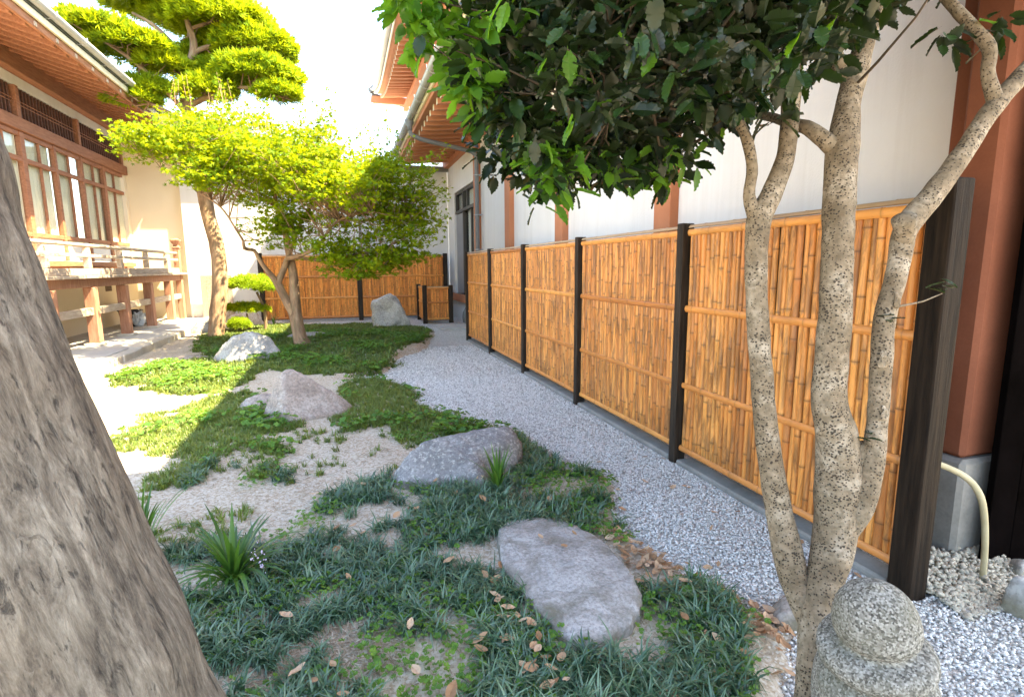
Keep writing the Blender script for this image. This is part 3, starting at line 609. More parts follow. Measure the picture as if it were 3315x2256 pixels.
# ================================================================== RIGHT HALL
RH = empty('temple_hall', (3.2, 8, 0), 'white walled temple hall with terracotta pillars and rafters along the bamboo fence', 'building')
boxes('wall', [((3.2, 1.8, 0.0), (3.45, 13.05, 5.1)), ((3.2, 13.05, 3.62), (3.45, 15.95, 5.1)), ((3.2, 15.95, 0.0), (3.45, 16.89, 5.1)), ((3.2, 13.05, 0.0), (3.45, 15.95, 0.52))], M['plaster'], RH, 0)
for yc, wd in ((12.88, 0.34), (10.26, 0.32), (7.60, 0.30), (4.85, 0.29)):
    box('pillar', (3.10, yc - wd / 2, 0.0), (3.22, yc + wd / 2, 4.44), M['terracotta'], RH, 0.008)
box('wall_beam', (3.06, 2.1, 4.44), (3.24, 16.88, 4.70), M['terracotta'], RH, 0.008)
box('sill_beam', (3.10, 13.06, 0.525), (3.23, 16.85, 0.72), M['terracotta'], RH, 0.006)
# near corner pillar on a stone base
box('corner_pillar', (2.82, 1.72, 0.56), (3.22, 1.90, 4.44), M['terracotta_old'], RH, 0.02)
pb = box('pillar_base', (2.80, 1.70, -0.03), (3.24, 1.95, 0.558), M['footing'], RH, 0.02); pb['label'] = 'grey stone base under the near terracotta pillar'
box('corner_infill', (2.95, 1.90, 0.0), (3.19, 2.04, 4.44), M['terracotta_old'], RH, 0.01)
# dark recess beside the pillar: near-black boards and ceiling stand for its shade
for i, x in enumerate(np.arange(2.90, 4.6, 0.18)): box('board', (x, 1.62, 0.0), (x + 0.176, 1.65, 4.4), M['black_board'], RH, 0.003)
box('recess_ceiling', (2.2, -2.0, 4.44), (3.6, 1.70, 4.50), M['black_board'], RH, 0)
# sliding door with shutter
DX = 3.29
box('door_recess', (3.44, 13.0, 0.5), (3.47, 16.0, 3.7), M['black_board'], RH, 0)
box('shutter', (DX - 0.03, 15.02, 0.75), (DX + 0.03, 15.93, 3.0), M['alu_grey'], RH, 0.004)
df = boxes('door', [((DX - 0.05, 13.08, 0.73), (DX + 0.05, 13.18, 3.62)), ((DX - 0.05, 14.90, 0.73), (DX + 0.05, 15.0, 3.62)), ((DX - 0.05, 13.18, 0.73), (DX + 0.05, 14.90, 0.82)), ((DX - 0.06, 13.06, 3.02), (DX + 0.05, 15.95, 3.10)), ((DX - 0.05, 13.06, 3.54), (DX + 0.05, 15.95, 3.62)), ((DX - 0.05, 15.86, 3.10), (DX + 0.05, 15.95, 3.54)), ((DX - 0.03, 14.0, 0.82), (DX + 0.03, 14.08, 3.02)), ((DX - 0.04, 14.45, 3.1), (DX + 0.04, 14.52, 3.54))], M['alu_dark'], RH, 0.004)
box('pane', (DX, 13.18, 0.82), (DX + 0.005, 14.0, 3.02), M['glass'], df, 0); box('pane', (DX + 0.02, 14.08, 0.82), (DX + 0.025, 14.90, 3.02), M['glass'], df, 0)
box('pane', (DX, 13.18, 3.1), (DX + 0.005, 14.45, 3.54), M['glass'], df, 0); box('pane', (DX, 14.52, 3.1), (DX + 0.005, 15.86, 3.54), M['glass'], df, 0)
V, F = [], []
for k in range(41):
    yy = 13.2 + 1.7 * k / 40; dx = 0.02 * math.sin(k * 1.3); V += [(DX + 0.10 + dx, yy, 0.8), (DX + 0.10 + dx, yy, 3.55)]
for k in range(40): F.append((2 * k, 2 * k + 2, 2 * k + 3, 2 * k + 1))
mesh_np('curtain', V, F, M['paper'], df, smooth=True)
# eave
rm = rafter_mesh(1.78, 4.42, 3.2, 4.42 + 1.42 * 0.10, 0.085, 0.10, M['soffit'], 'rafter')
bm = bmesh.new(); box_bm(bm, (-0.012, -0.044, -0.002), (0.0, 0.044, 0.104), 0); rend = bpy.data.meshes.new('rafter_end'); bm.to_mesh(rend); bm.free(); rend.materials.append(M['cream_paint'])
for y in np.arange(3.4, 16.6, 0.40):
    r = link('rafter', rm, None, RH, (1.78, y, 4.42)); e = bpy.data.objects.new('rafter_end', rend); col.objects.link(e); e.parent = r
V = [(1.70, -4, 4.525), (1.70, 16.7, 4.525), (3.3, 16.7, 4.525 + 0.16), (3.3, -4, 4.525 + 0.16)]; V2 = [(x, y, z + 0.03) for x, y, z in V]
mesh_np('soffit_board', V + V2, [(0, 1, 2, 3), (7, 6, 5, 4), (0, 4, 5, 1), (1, 5, 6, 2), (2, 6, 7, 3), (3, 7, 4, 0)], M['soffit'], RH)
box('fascia', (1.655, -4, 4.50), (1.698, 16.75, 4.60), M['terracotta'], RH)
box('fascia_strip', (1.61, -4, 4.585), (1.654, 16.75, 4.68), M['cream_paint'], RH)
V = [(1.56, -4, 4.69), (1.56, 16.8, 4.69), (8.0, 16.8, 7.6), (8.0, -4, 7.6)]; V2 = [(x, y, z + 0.14) for x, y, z in V]
mesh_np('roof', V + V2, [(0, 1, 2, 3), (7, 6, 5, 4), (0, 4, 5, 1), (1, 5, 6, 2), (2, 6, 7, 3), (3, 7, 4, 0)], M['roof'], RH)
gutter((1.53, -4, 4.70), (1.53, 16.8, 4.70), 0.075, M['gutter'], RH)
for y in np.arange(5.2, 16.7, 0.8):
    tube('gutter_hook', [(1.62, y, 4.62, .007), (1.60, y, 4.60, .007), (1.53, y, 4.61, .007), (1.445, y, 4.67, .007), (1.447, y, 4.73, .007)], M['gutter'], RH, n=6, step=0.05)
lathe('hopper', [(0.0, 0), (0.05, 0), (0.055, 0.1), (0.10, 0.2), (0.10, 0.23), (0, 0.23)], M['gutter_dark'], RH, (1.53, 12.3, 4.42), 16)
dp = pipe('downpipe', [(1.53, 12.3, 4.46), (1.55, 12.3, 4.36), (1.75, 12.33, 4.28), (2.4, 12.42, 4.19), (2.95, 12.5, 4.11), (3.05, 12.52, 4.04), (3.06, 12.53, 3.9), (3.06, 12.53, 2.5), (3.06, 12.53, 0.05)], 0.05, M['gutter_dark'], RH, 12)
for z in (1.9, 2.7, 3.6): tube('pipe_clip', [(3.18, 12.46, z, .01), (3.08, 12.46, z, .012), (3.0, 12.53, z, .012), (3.08, 12.60, z, .012), (3.18, 12.60, z, .01)], M['gutter'], dp, n=6, step=0.04)
for k in range(3):
    pipe('conduit', [(3.17, 14.1 + 0.12 * k, 0.5), (3.15, 14.08 + 0.12 * k, 0.42), (3.06, 14.0 + 0.15 * k, 0.36 - 0.05 * k), (3.04, 13.95 + 0.16 * k, 0.15), (3.05, 13.95 + 0.16 * k, -0.02)], 0.018, M['gutter_dark'], RH, 7)
vg = box('vent', (3.185, 13.6, 0.22), (3.205, 13.95, 0.40), M['alu_grey'], RH, 0.003)
for z in (0.25, 0.29, 0.33, 0.37): box('vent_slat', (3.176, 13.62, z), (3.186, 13.93, z + 0.012), M['alu_dark'], vg, 0)

# taller hall behind
UH = empty('tall_hall', (4.5, 19, 0), 'taller hall behind with upturned terracotta eave corner against the sky', 'building')
box('wall', (3.7, 17.4, 0), (9.0, 22.5, 8.2), M['plaster'], UH, 0)
def lift(y): return 0.75 * max(0.0, (y - 19.0) / 5.0) ** 2.2
rm2 = rafter_mesh(1.82, 0, 3.72, 0.18, 0.09, 0.12, M['soffit'], 'rafter')
for y in np.arange(13.2, 23.9, 0.36):
    r = link('rafter', rm2, None, UH, (1.82, y, 7.70 + lift(y))); e = bpy.data.objects.new('rafter_end', rend); col.objects.link(e); e.parent = r; e.scale = (1, 1, 1.15)
V, F = [], []; yy = list(np.arange(12.92, 24.21, 0.47))
for y in yy:
    z = 7.83 + lift(y)
    V += [(1.72, y, z), (3.75, y, z + 0.19), (1.62, y, z + 0.02), (1.62, y, z + 0.15), (1.60, y, z + 0.30), (7.0, y, z + 3.4)]
for i in range(len(yy) - 1):
    a = 6 * i; b = a + 6
    F += [(a, a + 1, b + 1, b), (a, b, b + 2, a + 2), (a + 2, b + 2, b + 3, a + 3), (a + 3, b + 3, b + 4, a + 4), (a + 4, b + 4, b + 5, a + 5)]
e0 = 6 * (len(yy) - 1); F += [(e0, e0 + 2, e0 + 3, e0 + 4, e0 + 5, e0 + 1), (0, 1, 5, 4, 3, 2)]
mesh_np('roof', V, F, M['soffit'], UH)
V, F = [], []
for y in yy:
    z = 7.83 + lift(y)
    for k in range(9):
        a = PI + PI * k / 8; V.append((1.52 + 0.09 * math.cos(a), y, z + 0.20 + 0.09 * math.sin(a)))
for i in range(len(yy) - 1):
    for k in range(8): F.append((9 * i + k, 9 * i + k + 1, 9 * i + 10 + k, 9 * i + 9 + k))
mesh_np('gutter', V, F, M['gutter'], UH, smooth=True)
V, F = [], []
for y in yy:
    z = 7.83 + lift(y); V += [(1.585, y, z + 0.0), (1.585, y, z + 0.13), (1.615, y, z + 0.13), (1.615, y, z + 0.0)]
for i in range(len(yy) - 1):
    for k in range(4): F.append((4 * i + k, 4 * i + (k + 1) % 4, 4 * i + 4 + (k + 1) % 4, 4 * i + 4 + k))
mesh_np('fascia_strip', V, F, M['cream_paint'], UH)
beam('corner_rafter', (1.5, 24.2, 8.4), (3.7, 22.4, 7.9), 0.2, 0.26, M['terracotta'], UH)
beam('end_eave', (1.5, 24.3, 8.62), (5.2, 24.3, 7.7), 0.10, 0.16, M['gutter_dark'], UH)
beam('roof_ornament', (1.42, 24.35, 8.75), (1.80, 24.1, 9.0), 0.16, 0.2, M['roof'], UH)
beam('eave_purlin', (2.7, 13, 7.6), (2.7, 22.8, 7.75), 0.18, 0.2, M['terracotta'], UH)

# unseen canopy added overhead to shade the near ground and trunk
box('side_canopy', (-0.5, 0.1, 4.60), (1.55, 3.35, 4.68), M['soffit'], RH, 0.01)

# ================================================================== BAMBOO FENCES
def cane_arr(L, r, seed):
    rr = random.Random(seed); z = rr.uniform(0.02, 0.3); nodes = []
    while z < L - 0.02: nodes.append(z); z += rr.uniform(0.22, 0.42)
    prof = [(0.0, r, 0)]
    for q in nodes: prof += [(q - 0.016, r * 0.97, 0), (q - 0.005, r * 1.10, 0.15), (q + 0.001, r * 1.0, 1.0), (q + 0.007, r * 1.07, 0.35), (q + 0.018, r * 0.98, 0)]
    prof.append((L, r * 0.97, 0)); prof = [p for i, p in enumerate(prof) if 0 <= p[0] <= L]
    V, F, nd = [], [], []; n = 6; bow = rr.uniform(-0.004, 0.004)
    for z, a, k in prof:
        for j in range(n):
            th = PI + PI * j / (n - 1); V.append((a * math.cos(th) + bow * math.sin(PI * z / L), a * math.sin(th), z)); nd.append(k)
    for i in range(len(prof) - 1):
        for j in range(n - 1): F.append((i * n + j, i * n + j + 1, (i + 1) * n + j + 1, (i + 1) * n + j))
    return np.array(V), F, np.array(nd)
def cane_mesh(L, r, seed):
    V, F, nd = cane_arr(L, r, seed); me = bpy.data.meshes.new('cane'); me.from_pydata(V.tolist(), [], F)
    a = me.attributes.new('node', 'FLOAT', 'POINT'); a.data.foreach_set('value', nd.astype(np.float32))
    a = me.attributes.new('rnd', 'FLOAT', 'POINT'); a.data.foreach_set('value', np.full(len(V), (seed * 0.37) % 1, np.float32))
    me.polygons.foreach_set('use_smooth', np.ones(len(me.polygons), bool)); me.materials.append(M['bamboo']); return me
def rail_arr(p, q, r, seed, flat=0.6):
    """half-round horizontal bamboo rail between two points, bulging along -normal"""
    V, F, nd = cane_arr((Vector(q) - Vector(p)).length, r, seed); d = (Vector(q) - Vector(p)).normalized(); out = Vector((d.y, -d.x, 0))
    up = Vector((0, 0, 1)); o = Vector(p)
    W = [o + d * v[2] + up * v[0] - out * (v[1] * flat) for v in V]
    return W, F, nd
CV = {}
def panel(root, p, q, z0, z1, rails, cane_w, single, back=True, capz=None):
    """bamboo panel from p to q (xy), seen from the side to the right of p->q"""
    p, q = Vector((*p, 0)), Vector((*q, 0)); d = (q - p); L = d.length; d.normalize(); out = Vector((d.y, -d.x, 0)); ang = math.atan2(d.y, d.x)
    n = max(1, int(round(L / cane_w)))
    def bx(nm, s0, s1, o0, o1, a, b, mat, par, bev=0.003):
        bm = bmesh.new(); box_bm(bm, (s0, -o1, a), (s1, -o0, b), bev)
        mt = Matrix.Rotation(ang, 4, 'Z'); mt.translation = p; bmesh.ops.transform(bm, matrix=mt, verts=bm.verts); return finish(bm, nm, mat, par)
    pn = bx('panel', 0, L, -0.045, -0.02, z0, z1 - 0.04, M['panel_back'], root, 0)
    JV, JF, JN, JR, off = [], [], [], [], 0; s = 0.0
    ws = np.array([random.uniform(0.82, 1.22) for _ in range(n)]); ws *= L / ws.sum()
    for i in range(n):
        wd = ws[i]; c = p + d * (s + wd / 2) - out * random.uniform(0.013, 0.019); s += wd
        if single:
            sd = random.randrange(14)
            if ('c', sd) not in CV: CV[('c', sd)] = cane_mesh(1.60, 0.0208, sd)
            o = link('cane', CV[('c', sd)], None, pn, (c.x, c.y, z0 + 0.03))
            o.rotation_euler = (random.uniform(-.002, .002), random.uniform(-.004, .004), ang); k = wd / 0.0416; o.scale = (k, random.uniform(0.95, 1.15), (z1 - z0 - 0.05) / 1.60)
        else:
            V, F, nd = cane_arr(z1 - z0 - 0.05, wd / 2, random.randrange(10 ** 6)); R = Matrix.Rotation(ang, 3, 'Z')
            W = np.array(V) @ np.array(R).T + np.array((c.x, c.y, z0 + 0.03)); JV.append(W); JF += [tuple(a + off for a in f) for f in F]; off += len(V); JN.append(nd); JR.append(np.full(len(V), random.random()))
    if not single:
        mesh_np('cane_row', np.concatenate(JV), JF, M['bamboo_rear'], pn, {'node': ('FLOAT', np.concatenate(JN)), 'rnd': ('FLOAT', np.concatenate(JR))}, smooth=True, kind='stuff')
    for z, r in rails:
        W, F, nd = rail_arr(p + out * 0.004 + Vector((0, 0, z)), q + out * 0.004 + Vector((0, 0, z)), r, random.randrange(10 ** 6))
        mesh_np('rail', [tuple(v) for v in W], F, M['bamboo_rail'], pn, {'node': ('FLOAT', nd * 0.5), 'rnd': ('FLOAT', np.full(len(nd), random.random()))}, smooth=True)
    if capz:
        V, F, nd = cane_arr(L, 0.030, random.randrange(10 ** 6)); W = [tuple(p + d * v[2] + out * (v[0] * 0.8 - 0.012) + Vector((0, 0, capz + (-v[1]) * 0.75 - 0.02))) for v in V]
        mesh_np('cap', W, F, M['bamboo_grey'], pn, {'node': ('FLOAT', nd), 'rnd': ('FLOAT', np.full(len(nd), 0.3))}, smooth=True)
    return pn
FR = empty('bamboo_fence', (2.4, 6, 0), 'long scorched bamboo fence with dark posts running beside the white hall', 'fence')
PY = [1.62, 3.42, 5.25, 7.08, 8.90, 10.70]
for i, y in enumerate(PY):
    hw = 0.054 if i == 0 else 0.037
    box('post', (2.345 - (0.01 if i == 0 else 0), y - hw, -0.05), (2.445, y + hw, 1.80 if i else 1.84), M['char_pale'] if i == 0 else M['char_post'], FR, 0.006)
for i in range(len(PY) - 1):
    a, b = PY[i] + (0.067 if i == 0 else 0.05), PY[i + 1] - 0.05
    panel(FR, (2.395, b), (2.395, a), 0.085, 1.775, [(0.122, 0.023), (0.61, 0.022), (1.185, 0.024), (1.732, 0.024)], 0.042, True, capz=1.785)
    box('footing', (2.345 + random.uniform(0, .01), a, -0.05), (2.50, b, 0.035), M['footing'], FR, 0.012)
FB = empty('rear_bamboo_fence', (0.3, 16, 0), 'scorched bamboo fence crossing the back of the garden', 'fence')
BX = [-2.15, 0.42, 2.90]
for x in BX: box('post', (x - 0.06, 15.94, -0.05), (x + 0.06, 16.06, 1.90), M['char_post'], FB, 0.006)
for a, b in zip(BX[:-1], BX[1:]): panel(FB, (a + 0.062, 16.0), (b - 0.062, 16.0), 0.08, 1.85, [(0.12, 0.03), (0.66, 0.03), (1.25, 0.03), (1.80, 0.03)], 0.036, False, capz=1.86)
FE = empty('bamboo_enclosure', (2.4, 14.3, 0), 'small low bamboo enclosure standing in front of the rear bamboo fence', 'enclosure')
for x, y in ((2.02, 14.30), (2.72, 14.30), (2.02, 15.5)): box('post', (x - 0.055, y - 0.055, -0.05), (x + 0.055, y + 0.055, 1.02), M['char_post'], FE, 0.006)
panel(FE, (2.077, 14.30), (2.663, 14.30), 0.08, 0.97, [(0.12, 0.026), (0.56, 0.026), (0.94, 0.026)], 0.036, False, capz=0.985)
panel(FE, (2.02, 15.44), (2.02, 14.357), 0.08, 0.97, [(0.12, 0.026), (0.56, 0.026), (0.94, 0.026)], 0.036, False, capz=0.985)
tag(box('concrete_slab', (2.15, 12.6, -0.03), (2.98, 13.35, 0.045), M['concrete'], None, 0.012), 'flat grey concrete slab lying on the gravel by the hall door', 'slab')

# ================================================================== ROCKS
def rock(name, pts, mat, label, p=9, sub=5, amp=0.05, freq=3.0, seed=0.0, fine=0.012, dents=(), group=None):
    bm = bmesh.new()
    for q in pts: bm.verts.new(q)
    r = bmesh.ops.convex_hull(bm, input=bm.verts); bm.normal_update()
    c = sum((Vector(q) for q in pts), Vector()) / len(pts)
    pl = []
    for f in bm.faces:
        n = f.normal; d = n.dot(f.verts[0].co - c)
        if d < 0: n = -n; d = -d
        if d > 1e-4: pl.append((*n, d))
    bm.free(); pl = np.array(pl); nn = pl[:, :3]; dd = pl[:, 3]
    bm = bmesh.new(); bmesh.ops.create_icosphere(bm, subdivisions=sub, radius=1)
    D = np.array([v.co for v in bm.verts]); t = np.clip(D @ nn.T, 0, None) / dd[None]
    p = p * 2.6; R = (t ** p).sum(1) ** (-1.0 / p); size = float(np.mean(R))
    for i, v in enumerate(bm.verts):
        q = Vector(D[i]) * R[i]; w_ = q / size
        k = amp * (mnoise.noise(w_ * freq + Vector((seed, 0, 0))) + 0.5 * mnoise.noise(w_ * freq * 2.3 + Vector((0, seed, 0)))) + fine * mnoise.noise(w_ * freq * 8) + fine * 0.6 * mnoise.noise(w_ * freq * 17)
        k -= amp * 0.9 * max(0.0, mnoise.noise(w_ * freq * 0.9 + Vector((seed, seed, 0))) - 0.25)
        pos = c + q * (1 + k)
        for (dc, dr, da) in dents:
            e = (pos - Vector(dc)).length / dr
            if e < 1: pos -= Vector(D[i]) * da * (1 - e * e) ** 2
        v.co = pos
    base = Vector((c.x, c.y, 0)); bmesh.ops.translate(bm, verts=bm.verts, vec=-base)
    o = finish(bm, name, mat, None, smooth=True); o.location = base
    return tag(o, label, 'rock', group)
GRP = 'rocks set in the garden'
rock('rock', [(0.62, 13.3, -.1), (1.56, 13.25, -.1), (1.45, 13.95, -.1), (.65, 13.95, -.1), (.58, 13.35, .58), (.60, 13.85, .62), (1.32, 13.3, .5), (1.38, 13.85, .5), (.70, 13.5, .75), (1.0, 13.45, .88), (1.2, 13.55, .82), (1.1, 13.85, .82), (1.55, 13.2, .06), (.72, 13.2, .05)],
     M['rock_pale'], 'tall pale grey standing rock with a hollowed side near the rear fence', amp=0.10, freq=2.2, seed=3, dents=[((0.85, 13.2, 0.48), 0.36, 0.16), ((1.25, 13.15, 0.02), 0.22, 0.10)], group=GRP)
rock('rock', [(-2.125, 9.107, -0.062), (-0.900, 9.045, -0.062), (-1.625, 8.758, -0.062), (-1.062, 8.795, -0.062), (-1.500, 9.732, -0.062), (-1.725, 9.170, 0.475), (-1.438, 9.232, 0.550), (-1.150, 9.232, 0.400), (-2.000, 9.170, 0.175), (-0.975, 9.107, 0.125)],
     M['rock_grey'], 'rounded grey boulder with dappled light left of the maple trunk', amp=0.06, seed=8, group=GRP)
rock('rock', [(-1.2, 11.4, 0.0), (-.3, 11.4, .0), (-1.1, 11.8, .0), (-.4, 11.8, .0), (-1.15, 11.45, .19), (-.38, 11.45, .19), (-1.0, 11.7, .20), (-.5, 11.7, .20), (-.75, 11.3, .16)],
     M['rock_grey'], 'low flat grey stone half hidden behind the maple trunk', sub=4, p=12, group=GRP)
rock('rock', [(-0.870, 5.380, -0.046), (0.070, 5.580, -0.046), (-0.420, 5.080, -0.046), (-0.070, 5.280, -0.046), (-0.370, 6.100, -0.046), (-0.610, 5.520, 0.552), (-0.530, 5.580, 0.534), (-0.170, 5.500, 0.258), (0.030, 5.580, 0.110), (-0.830, 5.420, 0.110), (-0.590, 5.180, 0.166)],
     M['rock_brown'], 'pointed pyramid shaped brownish grey rock in the middle of the garden', p=16, amp=0.045, seed=11, group=GRP)
rock('rock', [(-1.190, 5.970, -0.050), (-0.700, 5.920, -0.050), (-0.900, 5.770, -0.050), (-0.950, 6.370, -0.050), (-1.050, 6.020, 0.160), (-0.870, 6.070, 0.200), (-0.730, 6.070, 0.160), (-1.150, 6.020, 0.050)],
     M['rock_brown'], 'low rounded rock touching the left side of the pyramid shaped rock', amp=0.05, seed=21, group=GRP)
rock('rock', [(0.170, 3.580, -0.046), (0.300, 3.310, -0.046), (0.800, 3.220, -0.046), (0.950, 3.280, -0.046), (1.220, 3.610, -0.046), (1.000, 4.010, -0.046), (0.400, 3.960, -0.046), (0.360, 3.610, 0.230), (0.500, 3.660, 0.294), (0.750, 3.710, 0.304), (0.950, 3.840, 0.276), (1.160, 3.810, 0.294), (1.240, 3.760, 0.221), (0.250, 3.460, 0.092), (0.880, 3.340, 0.138)],
     M['rock_purple'], 'dark purplish boulder with white lichen beside the gravel path', p=14, amp=0.06, seed=31, dents=[((1.02, 3.41, 0.12), 0.26, 0.12)], group=GRP)
S7 = [(0.71, 2.66), (0.82, 2.78), (0.99, 2.79), (1.14, 2.72), (1.18, 2.54), (1.25, 2.37), (1.23, 2.18), (1.22, 2.0), (1.18, 1.83), (1.05, 1.71), (0.93, 1.68), (0.81, 1.64), (0.74, 1.70), (0.70, 1.87), (0.65, 2.07), (0.63, 2.28)]
S7C = (0.94, 2.18)
rock('rock', [(x, y, -0.06) for x, y in S7] + [(S7C[0] + (x - S7C[0]) * 0.93, S7C[1] + (y - S7C[1]) * 0.94, 0.085 + 0.015 * math.sin(3 * x + 5 * y)) for x, y in S7] + [(0.95, 2.2, 0.115), (0.9, 2.45, 0.11), (1.0, 1.95, 0.105)],
     M['rock_flat'], 'large flat grey stepping stone with fallen leaves in the foreground', p=26, sub=6, amp=0.022, freq=4.0, fine=0.010, seed=41, group=GRP)
rock('rock', [(-3.5, 13.8, -.05), (-2.95, 13.8, -.05), (-3.2, 13.6, -.05), (-3.2, 14.3, -.05), (-3.3, 13.9, .30), (-3.05, 13.95, .42), (-2.95, 14.0, .38), (-3.45, 13.85, .1)],
     M['rock_grey'], 'dark grey rock just left of the pine trunk base', sub=4, seed=51, group=GRP)
rock('rock', [(-2.95, 15.0, -.05), (-1.95, 14.95, -.05), (-2.45, 14.75, -.05), (-2.4, 15.5, -.05), (-2.85, 15.05, .34), (-2.5, 15.05, .42), (-2.2, 15.1, .40), (-2.0, 15.0, .14), (-2.9, 14.95, .15)],
     M['rock_pink'], 'broad pinkish sunlit boulder between the pine trunk and the rear fence', sub=4, p=14, seed=61, group=GRP)
rock('rock', [(-2.05, 15.1, -.05), (-1.45, 15.05, -.05), (-1.7, 14.95, -.05), (-1.7, 15.4, -.05), (-1.9, 15.15, .12), (-1.65, 15.15, .16), (-1.5, 15.1, .08)],
     M['rock_pink'], 'small low pale stone at the left end of the rear bamboo fence', sub=4, seed=71, group=GRP)
rock('rock', [(-3.0, 9.3, -.05), (-1.98, 9.55, -.05), (-2.5, 9.0, -.05), (-2.4, 10.2, -.05), (-2.9, 9.5, .06), (-2.45, 9.3, .09), (-2.2, 9.8, .10), (-2.6, 9.9, .10)],
     M['rock_brown'], 'wide flat half buried stone in the dappled path on the left', sub=4, p=12, seed=81, group=GRP)
rock('rock', [(1.62, 1.58, -.03), (1.82, 1.66, -.03), (1.72, 1.52, -.03), (1.7, 1.75, -.03), (1.66, 1.62, .05), (1.82, 1.68, .12), (1.76, 1.58, .10)],
     M['rock_brown'], 'small wedge shaped stone at the foot of the holly stems', sub=4, p=18, seed=91)
rock('rock', [(2.66, 1.30, -.03), (2.80, 1.30, -.03), (2.66, 1.42, -.03), (2.82, 1.42, -.03), (2.68, 1.32, .15), (2.78, 1.32, .16), (2.69, 1.40, .17), (2.78, 1.40, .15)],
     M['rock_pale'], 'small pale upright stone at the edge of the gravel beyond the dark post', sub=4, p=14, seed=95)
rock('rock', [(2.96, 1.50, -.03), (3.1, 1.50, -.03), (3.0, 1.62, -.03), (3.12, 1.62, -.03), (2.98, 1.52, .08), (3.08, 1.54, .10), (3.05, 1.6, .07)],
     M['rock_pale'], 'small dim stone in the dark beside the pillar base', sub=3, p=14, seed=97)

# carved granite finial
tl = Matrix.Rotation(math.radians(-11), 3, 'Y') @ Matrix.Rotation(math.radians(4), 3, 'X')
prof = [(0.150, -0.74), (0.145, -0.45), (0.150, -0.34), (0.146, -0.27), (0.140, -0.225), (0.126, -0.200), (0.112, -0.188), (0.101, -0.180), (0.114, -0.170), (0.130, -0.158), (0.136, -0.140), (0.131, -0.122), (0.110, -0.108), (0.090, -0.104), (0.079, -0.097), (0.088, -0.086), (0.097, -0.070), (0.099, -0.048), (0.096, -0.022), (0.086, 0.008), (0.068, 0.034), (0.044, 0.051), (0.022, 0.059), (0.012, 0.064), (0.009, 0.071), (0.003, 0.075)]
pp = catmull([(r, 0, z, 0) for r, z in prof], 0.008)[:, (0, 2)]
fo = lathe('granite_finial', [tuple(q) for q in pp], M['granite'], None, (0, 0, 0), 56, 0.03, tl)
fo.scale = (0.95, 0.95, 0.95); fo.location = (1.195, 0.875, 0.675); tag(fo, 'rounded speckled granite finial with ringed collar in the foreground corner', 'stone ornament')
rock('rock', [(1.24, 0.80, 0.0), (1.46, 0.78, 0.0), (1.28, 0.98, 0), (1.44, 1.0, 0.0), (1.28, 0.84, .44), (1.38, 0.84, .47), (1.32, .96, .48), (1.40, .95, .42), (1.45, .88, .25)],
     M['rock_purple'], 'rough dark granite block against the right side of the finial', p=10, amp=0.06, seed=33)
tag(tube('bamboo_rod', [(2.44, 1.66, 0.64, .013), (2.62, 1.60, 0.56, .014), (2.70, 1.57, 0.48, .015), (2.745, 1.56, 0.37, .014), (2.775, 1.555, 0.2, .013), (2.80, 1.56, 0.02, .013)], M['rod'], None, n=10, step=0.02), 'curved pale rod bending in front of the stone pillar base', 'rod')

# ================================================================== GRAVEL STONES
ph = (1 + 5 ** .5) / 2
oct_v = np.array([(1, 0, 0), (-1, 0, 0), (0, 1, 0), (0, -1, 0), (0, 0, 1), (0, 0, -1)], float)
oct_f = np.array([(0, 2, 4), (2, 1, 4), (1, 3, 4), (3, 0, 4), (2, 0, 5), (1, 2, 5), (3, 1, 5), (0, 3, 5)])
def pebbles(name, P, size, mat, label=None, smooth=False):
    n = len(P); TV = oct_v * np.array([1.0, 0.78, 0.55])
    R = rot_mats(rng.uniform(0, 2 * PI, n), rng.normal(0, 0.35, n), rng.normal(0, 0.35, n)); V, F = scatter(TV, oct_f, P, R, size)
    V += rng.normal(0, 1, V.shape) * np.repeat(size, 6)[:, None] * 0.14
    return mesh_np(name, V, F, mat, None, {'tint': ('FLOAT', np.repeat(rng.random(n), 6))}, kind='stuff', smooth=smooth)
def cand(n, x0, x1, y0, y1): return np.column_stack([rng.uniform(x0, x1, n), rng.uniform(y0, y1, n)])
C1 = np.concatenate([cand(52000, 0.9, 3.0, 0.9, 4.0), cand(26000, 0.6, 2.4, 4.0, 7.0), cand(10000, -0.3, 2.4, 7.0, 10.0)])
sd = sdist(C1, GRAVEL) + 0.12 * vnoise(C1, 3.5, 4.0) + rng.normal(0, 0.05, len(C1)); C1 = C1[sd > 0.0]
C1 = C1[~((C1[:, 0] > 2.33) & (C1[:, 1] > 1.56))]
C1 = C1[~((C1[:, 0] > 2.5) & (C1[:, 1] > 1.52))]
sz = rng.uniform(0.0055, 0.0115, len(C1)) * (1 + 0.08 * np.maximum(0, C1[:, 1] - 3))
g1 = pebbles('gravel', np.column_stack([C1, rng.uniform(0.002, 0.012, len(C1))]), sz, M['gravel_stone'])
tag(g1, 'pale grey gravel chips covering the path beside the bamboo fence', 'gravel')
# beige pebbles heaped at the pillar base
C2 = cand(2600, 2.46, 3.05, 1.36, 1.78); hgt = np.clip((C2[:, 1] - 1.44) * 0.35, 0, 0.2) + 0.012
ok = (C2[:, 1] > 1.40 + 0.15 * (C2[:, 0] - 2.46) * 0) & (C2[:, 1] < 1.72 + rng.normal(0, .02, len(C2))); C2, hgt = C2[ok], hgt[ok]
g2 = pebbles('beige_pebbles', np.column_stack([C2, hgt * rng.uniform(0.5, 1.0, len(C2))]), rng.uniform(0.012, 0.022, len(C2)), M['pebble_beige'], smooth=False)
tag(g2, 'beige pebbles heaped around the stone pillar base', 'pebbles')

